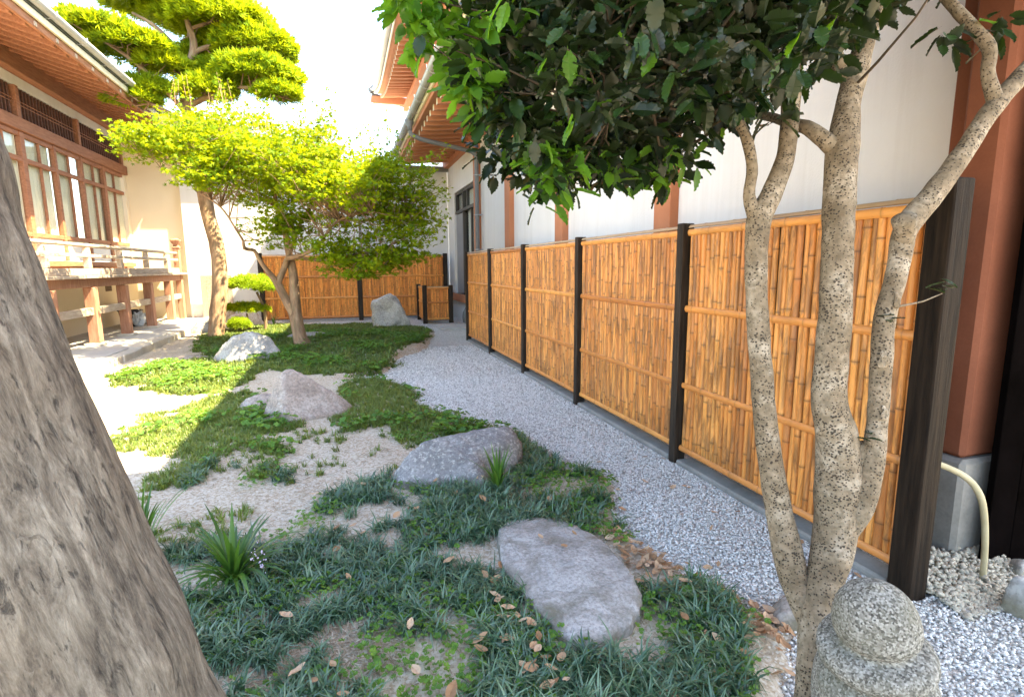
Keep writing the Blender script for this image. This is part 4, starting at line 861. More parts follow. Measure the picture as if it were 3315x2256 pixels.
# ================================================================== GROUND COVER
PA = [(-2.97, 13.24), (-2.47, 14.7), (-1.64, 14.9), (-0.07, 14.29), (0.69, 14.22), (1.64, 13.65), (1.79, 11.89), (1.39, 10.25), (0.86, 9.58), (0.74, 8.26), (0.4, 7.66), (-0.3, 7.53), (-0.9, 7.95), (-1.16, 8.2), (-1.39, 6.97), (-1.96, 7.05), (-2.75, 7.81), (-3.07, 8.48), (-2.88, 9.23), (-2.19, 9.62), (-2.63, 10.83)]
PB = [(-1.97, 5.08), (-1.91, 5.49), (-1.91, 6.1), (-1.73, 6.49), (-1.35, 6.77), (-1.15, 6.71), (-0.79, 5.98), (-0.42, 5.59), (-0.62, 5.13), (-0.76, 4.86), (-0.54, 4.34), (-0.82, 4.54), (-0.97, 4.34), (-1.1, 3.92), (-1.3, 3.92), (-1.29, 4.14), (-1.22, 4.67), (-1.63, 4.91)]
PC = [(-1.07, 6.17), (-0.45, 5.52), (-0.03, 6.01), (-0.13, 6.96), (0.49, 7.16), (0.74, 6.41), (0.69, 5.57), (0.99, 4.96), (1.2, 4.59), (1.39, 4.39), (1.22, 3.97), (0.36, 4.48), (0.27, 4.83), (-0.0, 4.73), (-0.22, 4.68), (-0.04, 5.15), (-0.4, 5.35), (-0.56, 4.91), (-0.74, 4.97)]
PC2 = [(-0.82, 4.2), (-0.65, 4.28), (-0.45, 4.03), (-0.47, 3.72), (-0.67, 3.78)]
PD = [(-0.28, 3.2), (-0.13, 3.39), (0.19, 3.62), (0.54, 3.38), (0.96, 3.57), (1.32, 4.16), (1.42, 3.79), (1.68, 3.24), (1.46, 2.94), (1.38, 2.49), (1.33, 2.41), (1.2, 2.58), (1.05, 2.79), (0.74, 2.67), (0.62, 2.29), (0.65, 2.01), (0.7, 1.82), (0.75, 1.68), (0.95, 1.69), (1.12, 1.74), (1.19, 1.93), (1.34, 1.92), (1.59, 1.84), (1.55, 1.66), (1.34, 1.51), (1.12, 1.29), (-0.5, 1.5), (-0.9, 2.1), (-0.96, 2.88), (-0.87, 2.98), (-0.58, 3.03), (-0.28, 2.93)]
H1 = [(-0.31, 2.09), (-0.18, 2.17), (0.05, 2.17), (0.04, 2.09), (-0.05, 1.93), (-0.17, 1.93), (-0.28, 1.89), (-0.34, 1.94)]
H2 = [(-0.05, 2.96), (0.12, 3.01), (0.2, 2.85), (0.28, 2.66), (0.18, 2.6), (0.03, 2.74)]
H3 = [(0.14, 2.66), (0.31, 2.58), (0.28, 2.48), (0.13, 2.55)]
POLYS = [PA, PB, PC, PC2, PD]
ROCK_XY = [(1.08, 13.6, .45, .35), (-1.5, 9.3, .42, .3), (-.40, 5.55, .40, .36), (-.93, 6.04, .2, .2), (.68, 3.61, .46, .30), (.94, 2.2, .27, .50), (-2.45, 15.1, .4, .25)]
def cover(P, edge=0.10):
    d = np.max([sdist(P, q) for q in POLYS], axis=0)
    for h in (H1, H2, H3): d = np.minimum(d, -sdist(P, h))
    d = d + edge * fbm(P, 2.6, 3, 9.0) * 1.3 + rng.normal(0, 0.025, len(P))
    for x, y, a, b in ROCK_XY: d = np.where(((P[:, 0] - x) / a) ** 2 + ((P[:, 1] - y) / b) ** 2 < 1, -1, d)
    return d
def tuft(nb, L, wd, seed, seg=3):
    r = np.random.default_rng(seed); V, F = [], []
    for b in range(nb):
        az = r.uniform(0, 2 * PI); lean = r.uniform(0.45, 1.75); l = L * r.uniform(0.6, 1.15); w0 = wd * r.uniform(0.8, 1.2); o = r.normal(0, 0.012, 2)
        d = np.array([math.cos(az), math.sin(az)]); s = np.array([-d[1], d[0]]); base = len(V); h = 0; rr = 0; a = lean * 0.35
        for k in range(seg + 1):
            t = k / seg; wk = w0 * (1 - 0.85 * t ** 2) / 2
            c = np.array([o[0] + d[0] * rr, o[1] + d[1] * rr, h])
            V += [(c[0] + s[0] * wk, c[1] + s[1] * wk, c[2]), (c[0] - s[0] * wk, c[1] - s[1] * wk, c[2])]
            rr += l / seg * math.sin(a); h += l / seg * math.cos(a); a += lean * 0.75
        for k in range(seg): i = base + 2 * k; F += [(i, i + 1, i + 3), (i, i + 3, i + 2)]
    return np.array(V), np.array(F)
def bake(name, temps, P, scale, mat, label, cat, tilt=0.15, zoff=-0.004):
    Vs, Fs, Ts, off = [], [], [], 0; which = rng.integers(0, len(temps), len(P)); z = ground_z(P) + zoff
    for k, (TV, TF) in enumerate(temps):
        s = which == k; n = int(s.sum())
        if not n: continue
        R = rot_mats(rng.uniform(0, 2 * PI, n), rng.normal(0, tilt, n), rng.normal(0, tilt, n))
        V, F = scatter(TV, TF, np.column_stack([P[s], z[s]]), R, scale[s]); Vs.append(V); Fs.append(F + off); off += len(V)
        Ts.append(np.repeat(np.clip(rng.normal(0.45, 0.22, n), 0.02, 0.98), len(TV)))
    o = mesh_np(name, np.concatenate(Vs), np.concatenate(Fs), mat, None, {'tint': ('FLOAT', np.concatenate(Ts))}, kind='stuff')
    return tag(o, label, cat)
near = [tuft(24, 0.115, 0.0072, s) for s in range(6)]; far = [tuft(14, 0.075, 0.008, 20 + s, 2) for s in range(5)]
clump = lambda P, f, s: fbm(P, f, 2, s)
Q = cand(6200, -1.1, 1.75, 1.1, 4.3); d = cover(Q, 0.07); cl = clump(Q, 2.4, 3.0); Q1 = Q[(d > -0.02) & (cl > -0.02 + rng.normal(0, .20, len(Q)))]
bake('mondo_grass', near, Q1, rng.uniform(0.75, 1.35, len(Q1)), M['mondo'], 'dark dwarf mondo grass tufts carpeting the foreground bed', 'ground cover')
Q = cand(1500, -1.3, 1.3, 2.2, 5.4); d = cover(Q, 0.1); Qs = Q[(d > -0.45) & (d < 0) & (clump(Q, 1.8, 7.0) > 0.12)]
Q = cand(16000, -2.4, 1.6, 3.9, 8.2); d = cover(Q, 0.12); Q2 = np.concatenate([Q[(d > -0.03) & (clump(Q, 1.5, 6.) > -0.75)], Qs])
bake('grass_patch', far, Q2, rng.uniform(0.5, 1.05, len(Q2)), M['grass_far'], 'low green grassy ground cover around the middle rocks', 'ground cover')
Q = cand(22000, -3.2, 1.9, 7.0, 15.0); d = cover(Q, 0.15); Q3 = Q[d > -0.03]
far2 = [tuft(9, 0.085, 0.016, 60 + s, 2) for s in range(4)]
bake('rear_ground_cover', far2, Q3, rng.uniform(0.5, 1.1, len(Q3)), M['grass_far'], 'low dark green ground cover of the rear island under the maple', 'ground cover')
# clover
def clover(seed):
    r = np.random.default_rng(seed); V, F = [], []
    for k in range(3):
        a = k * 2 * PI / 3 + 0.2; cx, cy = 0.009 * math.cos(a), 0.009 * math.sin(a); b = len(V)
        V.append((0, 0, 0.05))
        for j in range(5):
            t = a - 0.95 + 1.9 * j / 4; rad = 0.0165 * (0.86 if j == 2 else 1.0) * (0.85 if j in (0, 4) else 1.0); V.append((rad * math.cos(t), rad * math.sin(t), 0.052 + 0.004 * abs(j - 2) - 0.004 * r.random()))
        for j in range(4): F.append((b, b + 1 + j, b + 2 + j))
    b = len(V); V += [(0.001, 0, 0), (-0.001, 0, 0), (0, 0, 0.05)]; F.append((b, b + 1, b + 2))
    return np.array(V), np.array(F)
cl3 = [clover(s) for s in range(3)]
Q = cand(15000, -1.1, 1.75, 1.1, 4.6); d = cover(Q, 0.08); c_ = clump(Q, 1.9, 13.0); Q4 = Q[(d > -0.05) & (c_ > 0.04 - 0.3 * (Q[:, 0] > 1.1) + rng.normal(0, .13, len(Q)))]
bake('clover', cl3, Q4, rng.uniform(0.5, 1.0, len(Q4)), M['clover'], 'bright green clover growing between the foreground grass tufts', 'ground cover', 0.3, 0.0)
Q = cand(20000, -3.0, 1.7, 4.4, 12.0); d = cover(Q, 0.1); c_ = clump(Q, 1.2, 17.0); Q5 = Q[(d > -0.02) & (c_ > 0.12 + rng.normal(0, .12, len(Q)))]
bake('rear_clover', cl3, Q5, rng.uniform(1.2, 2.1, len(Q5)), M['clover'], 'bright green clover patches around the middle rocks', 'ground cover', 0.3, 0.0)
# dry litter on bare soil
sl = (np.array([(-0.5, -0.05, 0), (0.5, -0.03, 0.02), (0.5, 0.03, 0.03), (-0.5, 0.06, 0.0)]), np.array([(0, 1, 2), (0, 2, 3)]))
Q = np.concatenate([cand(5000, -1.2, 1.7, 1.4, 5.0), cand(2500, -0.4, 0.15, 1.8, 2.3)]); Q = Q[sdist(Q, GRAVEL) < 0.05]
bake('straw_litter', [sl], Q, rng.uniform(0.012, 0.05, len(Q)), M['straw'], 'fine dry straw and leaf bits littering the bare soil', 'litter', 0.2, 0.004)

# ================================================================== TREES
# ---- leaning old tree in the left foreground
LT = empty('leaning_tree', (-0.36, 1.12, 0), 'massive leaning trunk with rough grey brown bark at the left edge', 'tree')
lean = [(-0.304, 1.069, -0.35, 0.275), (-0.399, 1.144, 0.067, 0.258), (-0.556, 1.245, 0.59, 0.249), (-0.635, 1.305, 0.808, 0.247), (-0.705, 1.362, 0.963, 0.25), (-0.766, 1.415, 1.112, 0.251), (-0.838, 1.488, 1.29, 0.248), (-0.908, 1.574, 1.494, 0.247), (-0.965, 1.662, 1.669, 0.246), (-1.016, 1.747, 1.833, 0.247), (-1.095, 1.873, 2.071, 0.241), (-1.201, 2.045, 2.345, 0.235), (-1.342, 2.325, 2.824, 0.22), (-1.5, 2.7, 3.6, 0.19)]
lean = [(x - 0.063 - 0.02 * max(0, z - 1.2), y + 0.02, z, r) for x, y, z, r in lean]
lt = tube('trunk', lean, M['bark_old'], LT, n=190, step=0.010, lump=0.06, lfreq=5, ridge=0.038, seed=4)
def knot(parent, c, n, r, mat):
    """healed branch knot: low ring with a sunken slit"""
    n = Vector(n).normalized(); a = n.cross(Vector((0, 0, 1))).normalized(); b = n.cross(a); V, F = [], []; m = 22; prof = [(1.5, -0.35), (1.15, 0.02), (0.9, 0.16), (0.66, 0.10), (0.45, -0.10), (0.2, -0.25)]
    for q, h in prof:
        for j in range(m):
            t = 2 * PI * j / m; k = 1 + 0.18 * math.sin(3 * t + q * 4) + 0.1 * math.sin(5 * t)
            V.append(tuple(Vector(c) + a * (math.cos(t) * q * r * k * 0.75) + b * (math.sin(t) * q * r * k * 1.3) + n * h * r))
    for i in range(len(prof) - 1):
        for j in range(m): F.append((i * m + j, i * m + (j + 1) % m, (i + 1) * m + (j + 1) % m, (i + 1) * m + j))
    F.append(tuple(range((len(prof) - 1) * m, len(prof) * m)))
    V = np.array(V); return mesh_np('knot', V, F, mat, parent, {'tc': ('FLOAT_VECTOR', V)}, smooth=True)
lc = catmull(lean, 0.02)
for q, r in (((-0.52, 1.07, 1.03), 0.034), ((-0.56, 1.05, 0.83), 0.022), ((-0.60, 1.2, 1.42), 0.018)):
    i = int(np.argmin(np.linalg.norm(lc[:, :3] - np.array(q), axis=1))); c0 = Vector(lc[i, :3]); d = (Vector(q) - c0).normalized()
    knot(LT, c0 + d * (lc[i, 3] * 0.985), d, r, M['bark_old'])

# ---- leaf templates
def holly_leaf(seed):
    r = random.Random(seed); L, W = 1.0, 0.27; T = 6; R_, Lf, mid = [], [], []
    for k in range(T + 1):
        t = k / T; wv = W * math.sin(PI * min(1, t * 0.97 + 0.04)) ** 0.75 * (1.12 - 0.35 * t)
        mid.append((0, t * L, -0.16 * t * t))
        tooth = 1.0 if k in (0, T) else 1.0
        R_.append((wv, t * L, 0.07 - 0.18 * t * t + 0.02 * r.uniform(-1, 1)))
    V = list(mid); F = []; n = T + 1
    for sgn in (1, -1):
        b = len(V)
        for k in range(n):
            x, y, z = R_[k]; V.append((sgn * x * 0.90, y, z))
            if k < T: V.append((sgn * (x + R_[k + 1][0]) * 0.5 * 1.10 * (1 if 0 < k < T - 1 else 0.85), y + L / T * 0.82, z - 0.005))
        for k in range(T):
            e = b + 2 * k; q = [(k, e, e + 1), (k, e + 1, k + 1), (k + 1, e + 1, e + 2)]
            F += q if sgn > 0 else [t[::-1] for t in q]
    b = len(V); V += [(0.012, -0.14, 0.02), (-0.012, -0.14, 0.02)]; F += [(b, 0, b + 1)]
    return np.array(V), np.array(F)
def maple_leaf():
    V = [(0, 0, 0)]; F = []; tips = [(-2.0, .62), (-1.0, .88), (0, 1.0), (1.0, .88), (2.0, .62)]
    out = []
    for i, (a, l) in enumerate(tips):
        out.append((a, l))
        if i < 4: out.append((a + 0.5, 0.34))
    V += [(l * math.sin(a), l * math.cos(a), -0.12 * l) for a, l in out]; V.append((0, -0.22, 0.0))
    for i in range(1, len(out)): F.append((0, i + 1, i))
    F.append((0, 1, len(V) - 1)); F.append((0, len(V) - 1, len(out)))
    return np.array(V), np.array(F)
def needle_tuft(n, seed, w_=0.07, spread=0.9):
    r = np.random.default_rng(seed); V, F = [], []
    for k in range(n):
        az = r.uniform(0, 2 * PI); el = r.uniform(0.2, 1.45); d = np.array([math.cos(az) * math.cos(el), math.sin(az) * math.cos(el), math.sin(el)]); l = r.uniform(0.6, 1.1)
        s = np.cross(d, [0.2, 0.1, 1]); s /= np.linalg.norm(s) + 1e-9; b = len(V)
        V += [tuple(d * 0.05), tuple(d * l * 0.5 + s * w_), tuple(d * l + np.array([0, 0, -0.08])), tuple(d * l * 0.5 - s * w_)]
        F += [(b, b + 1, b + 2), (b, b + 2, b + 3)]
    return np.array(V), np.array(F)
def foliage(name, temps, P, R, S, mat, parent, tint, kind='stuff'):
    which = rng.integers(0, len(temps), len(P)); Vs, Fs, Ts, off = [], [], [], 0
    for k, (TV, TF) in enumerate(temps):
        s = which == k
        if not s.any(): continue
        V, F = scatter(TV, TF, P[s], R[s], S[s]); Vs.append(V); Fs.append(F + off); off += len(V); Ts.append(np.repeat(tint[s], len(TV)))
    return mesh_np(name, np.concatenate(Vs), np.concatenate(Fs), mat, parent, {'tint': ('FLOAT', np.concatenate(Ts))}, kind=kind)

# ---- holly tree, three speckled stems
HT = empty('holly_tree', (1.30, 1.12, 0), 'multi stemmed holly tree with speckled pale bark and a dense dark crown', 'tree')
HM = [(1.259, 1.092, 0.0, 0.062), (1.314, 1.137, 0.172, 0.050), (1.395, 1.209, 0.379, 0.054), (1.509, 1.268, 0.572, 0.073), (1.555, 1.306, 0.766, 0.084), (1.558, 1.328, 0.913, 0.074), (1.54, 1.358, 1.06, 0.062), (1.567, 1.385, 1.28, 0.058), (1.606, 1.429, 1.5, 0.056), (1.652, 1.483, 1.726, 0.058), (1.689, 1.52, 1.897, 0.060), (1.743, 1.561, 2.058, 0.046), (1.793, 1.585, 2.173, 0.046), (1.863, 1.617, 2.31, 0.037), (1.958, 1.667, 2.478, 0.035), (2.102, 1.777, 2.783, 0.031), (2.201, 1.912, 3.149, 0.02)]
HL = [(1.389, 1.201, 0.323, 0.040), (1.388, 1.256, 0.396, 0.047), (1.389, 1.313, 0.489, 0.055), (1.383, 1.392, 0.707, 0.049), (1.376, 1.456, 0.956, 0.044), (1.383, 1.523, 1.257, 0.042), (1.402, 1.578, 1.502, 0.044), (1.419, 1.597, 1.657, 0.047), (1.468, 1.597, 1.75, 0.042), (1.539, 1.619, 1.893, 0.036), (1.572, 1.647, 2.068, 0.037), (1.601, 1.686, 2.233, 0.037), (1.64, 1.728, 2.373, 0.034), (1.67, 1.788, 2.539, 0.033), (1.726, 1.908, 2.871, 0.029), (1.79, 2.057, 3.2, 0.018)]
HR = [(1.531, 1.264, 0.593, 0.044), (1.582, 1.246, 0.711, 0.047), (1.627, 1.253, 0.839, 0.041), (1.664, 1.277, 0.994, 0.036), (1.695, 1.308, 1.18, 0.037), (1.723, 1.333, 1.324, 0.038), (1.78, 1.349, 1.47, 0.037), (1.816, 1.368, 1.595, 0.042), (1.866, 1.374, 1.662, 0.044), (1.926, 1.366, 1.728, 0.041), (2.049, 1.371, 1.865, 0.036), (2.182, 1.377, 2.027, 0.035), (2.356, 1.39, 2.177, 0.034), (2.579, 1.401, 2.353, 0.032), (2.935, 1.446, 2.663, 0.025)]
HM, HL, HR = [[(x, y, z, r * 0.87) for x, y, z, r in q] for q in (HM, HL, HR)]
tube('trunk', HM, M['bark_holly'], HT, n=28, step=0.012, lump=0.07, lfreq=14, seed=1)
tube('stem', HL, M['bark_holly'], HT, n=24, step=0.012, lump=0.07, lfreq=14, seed=2)
tube('stem', HR, M['bark_holly'], HT, n=24, step=0.012, lump=0.09, lfreq=16, seed=3)
HB = [[(1.678, 1.522, 1.889, 0.034), (1.629, 1.544, 1.931, 0.028), (1.604, 1.591, 1.978, 0.024), (1.618, 1.677, 2.015, 0.02), (1.602, 1.82, 2.081, 0.016), (1.611, 2.042, 2.16, 0.009)],
      [(1.781, 1.584, 2.142, 0.033), (1.707, 1.599, 2.228, 0.027), (1.668, 1.629, 2.337, 0.024), (1.669, 1.671, 2.471, 0.021), (1.672, 1.798, 2.741, 0.012)],
      [(2.201, 1.375, 2.05, 0.026), (2.176, 1.398, 2.149, 0.021), (2.197, 1.418, 2.244, 0.022), (2.17, 1.474, 2.341, 0.02), (2.154, 1.549, 2.452, 0.018), (2.107, 1.644, 2.623, 0.010)],
      [(1.41, 1.6, 1.657, 0.028), (1.376, 1.603, 1.74, 0.02), (1.384, 1.605, 1.838, 0.019), (1.352, 1.61, 1.94, 0.018), (1.29, 1.624, 2.04, 0.018), (1.243, 1.639, 2.104, 0.015), (1.14, 1.657, 2.149, 0.010), (1.004, 1.686, 2.201, 0.007), (0.868, 1.709, 2.276, 0.004)],
      [(1.27, 1.637, 2.077, 0.015), (1.15, 1.639, 2.054, 0.009), (0.998, 1.637, 2.014, 0.007), (0.828, 1.618, 1.962, 0.004)],
      [(1.569, 1.658, 2.131, 0.027), (1.52, 1.708, 2.214, 0.021), (1.473, 1.781, 2.249, 0.016), (1.417, 1.917, 2.325, 0.012), (1.299, 2.083, 2.474, 0.006)],
      [(1.271, 1.639, 2.092, 0.012), (1.303, 1.672, 2.227, 0.011), (1.327, 1.72, 2.377, 0.011), (1.356, 1.756, 2.525, 0.008)],
      [(1.816, 1.365, 1.55, 0.03), (1.79, 1.345, 1.612, 0.033), (1.766, 1.335, 1.648, 0.036), (1.763, 1.334, 1.652, 0.026)],
      [(1.60, 1.30, 0.78, 0.05), (1.618, 1.297, 0.86, 0.045), (1.628, 1.295, 0.905, 0.030)]]
for b in HB: tube('branch', b, M['bark_holly'], HT, n=14, step=0.02, lump=0.10, lfreq=22, seed=len(b))
# knots and stubs on the stems
for (c, n, r) in (((1.500, 1.335, 0.96), (-.5, -.8, 0.1), .016), ((1.345, 1.49, 1.16), (-.9, -.4, .1), .014), ((1.66, 1.27, 1.19), (-.3, -.95, .1), .015), ((1.60, 1.36, 1.30), (.2, -.95, .1), .016), ((1.655, 1.44, 1.72), (-.2, -.9, .2), .02), ((1.735, 1.30, 1.38), (.2, -.9, .1), .014), ((1.655, 1.245, 1.02), (.1, -.9, .1), .013)):
    knot(HT, c, n, r, M['bark_holly'])
def zb(x, y): return 1.875 + 0.6 * max(0, 0.74 - x) + 0.85 * max(0, x - 1.28) + 0.10 * max(0, y - 2.3) + 0.35 * max(0, 1.6 - y)
cent = []
while len(cent) < 1000:
    x, y = random.uniform(0.0, 2.85), random.uniform(0.95, 3.1); e = ((x - 1.56) / 1.16) ** 2 + ((y - 1.95) / 1.08) ** 2
    if e > 1: continue
    z = zb(x, y) + 0.03 + random.random() ** 1.35 * (1.15 * (1 - 0.55 * e)) + (0.30 * max(0, e - 0.55) if x < 0.6 else 0)
    z += 0.05 * mnoise.noise(Vector((x * 5, y * 5, 0)))
    if (Vector((x, y, z)) - Vector((0, 0, 1.5))).length < 0.95 or (y < 1.25 and z < 2.35): continue
    cent.append((x, y, z))
cent += [(0.62, 1.72, 1.83), (0.66, 1.75, 1.80), (0.58, 1.70, 1.90), (0.73, 1.76, 1.86), (0.50, 1.74, 2.0), (0.30, 1.80, 2.12), (0.16, 1.85, 2.28), (0.24, 1.82, 2.2), (0.10, 1.9, 2.42), (0.9, 1.8, 1.86), (1.1, 1.9, 1.86), (1.28, 2.0, 1.88), (0.42, 1.78, 2.06), (0.2, 1.86, 2.36), (0.34, 1.82, 2.26), (2.05, 1.5, 2.30), (2.25, 1.45, 2.33)]
hand = [np.array(c) + np.array((0.10 if c[0] < 0.35 else 0.03, 0, 0)) for c in cent[-17:]]
cent = cent[:-17] + [tuple(c + rng.normal(0, 0.035, 3) * (j > 0)) for c in hand for j in range(3 if c[0] < 1.5 else 1)]
tw = []
brp = np.concatenate([catmull(b, 0.06) for b in HB[:7] + [HM[10:], HL[9:], HR[9:]]])
for c in cent:
    dd = np.linalg.norm(brp[:, :3] - np.array(c), axis=1) + 0.4 * np.maximum(0, brp[:, 2] - c[2]); s = brp[np.argmin(dd + rng.uniform(0, .15, len(dd)))]
    m = (s[:3] + np.array(c)) / 2 + rng.normal(0, 0.04, 3)
    if random.random() < 0.22: tw.append(tube_arr([(*s[:3], min(0.006, s[3])), (*m, 0.0036), (*c, 0.0018)], n=5, step=0.12))
V, F, T = join_arr(tw); mesh_np('twigs', V, F, M['twig'], HT, {'tc': ('FLOAT_VECTOR', T)}, smooth=True, kind='stuff')
LP, LY, LPi, LRo, LS = [], [], [], [], []
for c in cent:
    k = random.randint(10, 15)
    for i in range(k):
        az = random.uniform(0, 2 * PI); rad = random.uniform(0.0, 0.055)
        LP.append((c[0] + rad * -math.sin(az), c[1] + rad * math.cos(az), c[2] + random.uniform(-0.05, 0.05))); LY.append(az)
        LPi.append(random.gauss(-0.35, 0.55)); LRo.append(random.gauss(0, 0.5)); LS.append(random.uniform(0.058, 0.096))
LP = np.array(LP); LY, LPi, LRo, LS = map(np.array, (LY, LPi, LRo, LS)); RM = rot_mats(LY, LPi, LRo)
up_n = 3600; a_ = rng.uniform(0, 2 * PI, up_n); q_ = rng.random(up_n) ** 0.5  # extra leaves above the view, added to block light into the crown
LP = np.vstack([LP, np.column_stack([1.5 + 1.2 * q_ * np.cos(a_), 2.0 + 1.05 * q_ * np.sin(a_), 2.72 + 0.8 * rng.random(up_n) * (1.2 - q_)])])
RM = np.concatenate([RM, rot_mats(rng.uniform(0, 2 * PI, up_n), rng.normal(-.2, .45, up_n), rng.normal(0, .45, up_n))]); LS = np.concatenate([LS, rng.uniform(0.09, 0.13, up_n)])
ht = [holly_leaf(s) for s in range(3)]
v = LP - np.array((0, 0, 1.5)); dep = v @ np.array(fwd); uu = v @ np.array(r2) / np.maximum(dep, .01); vv = v @ np.array(u2) / np.maximum(dep, .01)
vis = (dep > 0.3) & (np.abs(uu) < 0.95) & (vv < 0.66) & (vv > -0.6); order = np.argsort(np.where(vis, dep, 99)); big = order[:295]
hmesh = []
for k, (TV, TF) in enumerate(ht):
    me = bpy.data.meshes.new('leaf'); me.from_pydata(TV.tolist(), [], TF.tolist()); a = me.attributes.new('tint', 'FLOAT', 'POINT'); a.data.foreach_set('value', np.full(len(TV), 0.2 + 0.3 * k, np.float32)); me.materials.append(M['holly_leaf']); hmesh.append(me)
# brighter leaf copy on the garden side, backlight painted into its colour
backlit = (LP[:, 0] < 0.46 + 0.10 * rng.normal(0, 1, len(LP))) | ((LP[:, 2] < 1.90) & (rng.random(len(LP)) < 0.40)) | (rng.random(len(LP)) < 0.03)
lit_mesh = []
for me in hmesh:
    m2 = me.copy(); m2.materials.clear(); m2.materials.append(M['young_leaf']); lit_mesh.append(m2)
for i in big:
    o = link('leaf', (lit_mesh if backlit[i] else hmesh)[i % 3], None, HT); mt = Matrix(RM[i].tolist()).to_4x4() @ Matrix.Scale(LS[i], 4); mt.translation = Vector(LP[i]) - HT.location; o.matrix_local = mt
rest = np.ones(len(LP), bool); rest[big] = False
for nm, sel, mt_ in (('crown', rest & ~backlit, M['holly_leaf']), ('young_foliage', rest & backlit, M['young_leaf'])):
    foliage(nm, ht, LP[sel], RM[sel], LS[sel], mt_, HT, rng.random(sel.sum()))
for j, (c, n_) in enumerate((((1.93, 1.30, 1.40), 5), ((1.60, 1.25, 0.93), 3), ((1.70, 1.29, 1.31), 3))):
    for i in range(n_):
        o = link('leaf', hmesh[i % 3], None, HT); a = i * 2.4 + j; mt = Matrix.Rotation(a, 4, 'Z') @ Matrix.Rotation(0.4 - 0.2 * i, 4, 'X') @ Matrix.Scale(0.045 if j else 0.055, 4); mt.translation = Vector(c) + Vector((0.01 * math.cos(a), 0, 0.012 * i)) - HT.location; o.matrix_local = mt
tube('branch', [(1.775, 1.325, 1.36, .004), (1.86, 1.31, 1.375, .003), (1.93, 1.30, 1.40, .002)], M['bark_holly'], HT, n=6, step=0.04)

# ---- maple
MT = empty('maple_tree', (-0.79, 10.44, 0.08), 'spreading maple with forked trunk and bright yellow green leaves, half in sun', 'tree')
MB = [[(-0.75, 10.402, -0.16, 0.27), (-0.787, 10.443, 0.06, 0.20), (-0.834, 10.478, 0.285, 0.165), (-0.883, 10.517, 0.632, 0.150), (-0.877, 10.605, 1.192, 0.109), (-0.899, 10.664, 1.512, 0.097), (-0.94, 10.717, 1.768, 0.081), (-0.978, 10.734, 2.124, 0.072), (-1.086, 10.79, 2.597, 0.056), (-1.201, 10.794, 3.056, 0.04), (-1.468, 10.83, 3.429, 0.02)],
      [(-0.87, 10.507, 0.55, 0.115), (-1.082, 10.541, 1.054, 0.098), (-1.172, 10.548, 1.254, 0.085), (-1.329, 10.477, 1.499, 0.055), (-1.43, 10.435, 1.699, 0.047), (-1.476, 10.413, 1.805, 0.042), (-1.61, 10.301, 1.839, 0.038), (-1.607, 10.213, 1.954, 0.03), (-1.7, 10.168, 2.155, 0.022), (-1.907, 10.184, 2.512, 0.018), (-2.287, 10.241, 2.791, 0.012)],
      [(-1.15, 10.539, 1.22, 0.085), (-1.019, 10.596, 1.52, 0.072), (-0.956, 10.493, 1.661, 0.063), (-0.786, 10.234, 1.695, 0.054), (-0.414, 9.93, 1.838, 0.042), (-0.285, 9.813, 2.019, 0.034), (-0.027, 9.67, 2.291, 0.026), (0.472, 9.431, 2.423, 0.015)],
      [(-0.957, 10.491, 1.645, 0.059), (-0.826, 10.614, 2.002, 0.052), (-0.728, 10.735, 2.286, 0.044), (-0.402, 10.926, 2.789, 0.037), (-0.067, 11.104, 3.228, 0.02)],
      [(-0.95, 10.712, 1.712, 0.053), (-0.458, 10.336, 1.642, 0.036), (-0.063, 10.002, 1.651, 0.027), (0.24, 9.709, 1.728, 0.023), (0.738, 9.467, 1.849, 0.012)],
      [(-0.826, 10.614, 2.002, 0.04), (-1.034, 10.976, 2.538, 0.037), (-1.60, 10.9, 2.98, 0.029), (-2.3, 10.5, 3.2, 0.021), (-2.95, 10.1, 3.25, 0.012)],
      [(-0.067, 11.104, 3.1, 0.022), (0.4, 10.7, 3.0, 0.018), (0.8, 10.2, 3.1, 0.012)], [(-0.027, 9.67, 2.291, 0.022), (0.5, 9.75, 2.3, 0.017), (1.1, 9.8, 2.45, 0.01)],
      [(-1.086, 10.79, 2.597, 0.04), (-1.9, 10.9, 3.0, 0.028), (-2.7, 11.3, 3.35, 0.016)]]
MB = [[(x, y, z, r * (0.74 if z > 0.1 else 0.85)) for x, y, z, r in b] for b in MB]
for i, b in enumerate(MB): tube('trunk' if i == 0 else 'branch', b, M['bark_brown'], MT, n=18 if i < 2 else 10, step=0.05, lump=0.10, lfreq=5, ridge=0.05 if i == 0 else 0, seed=i)
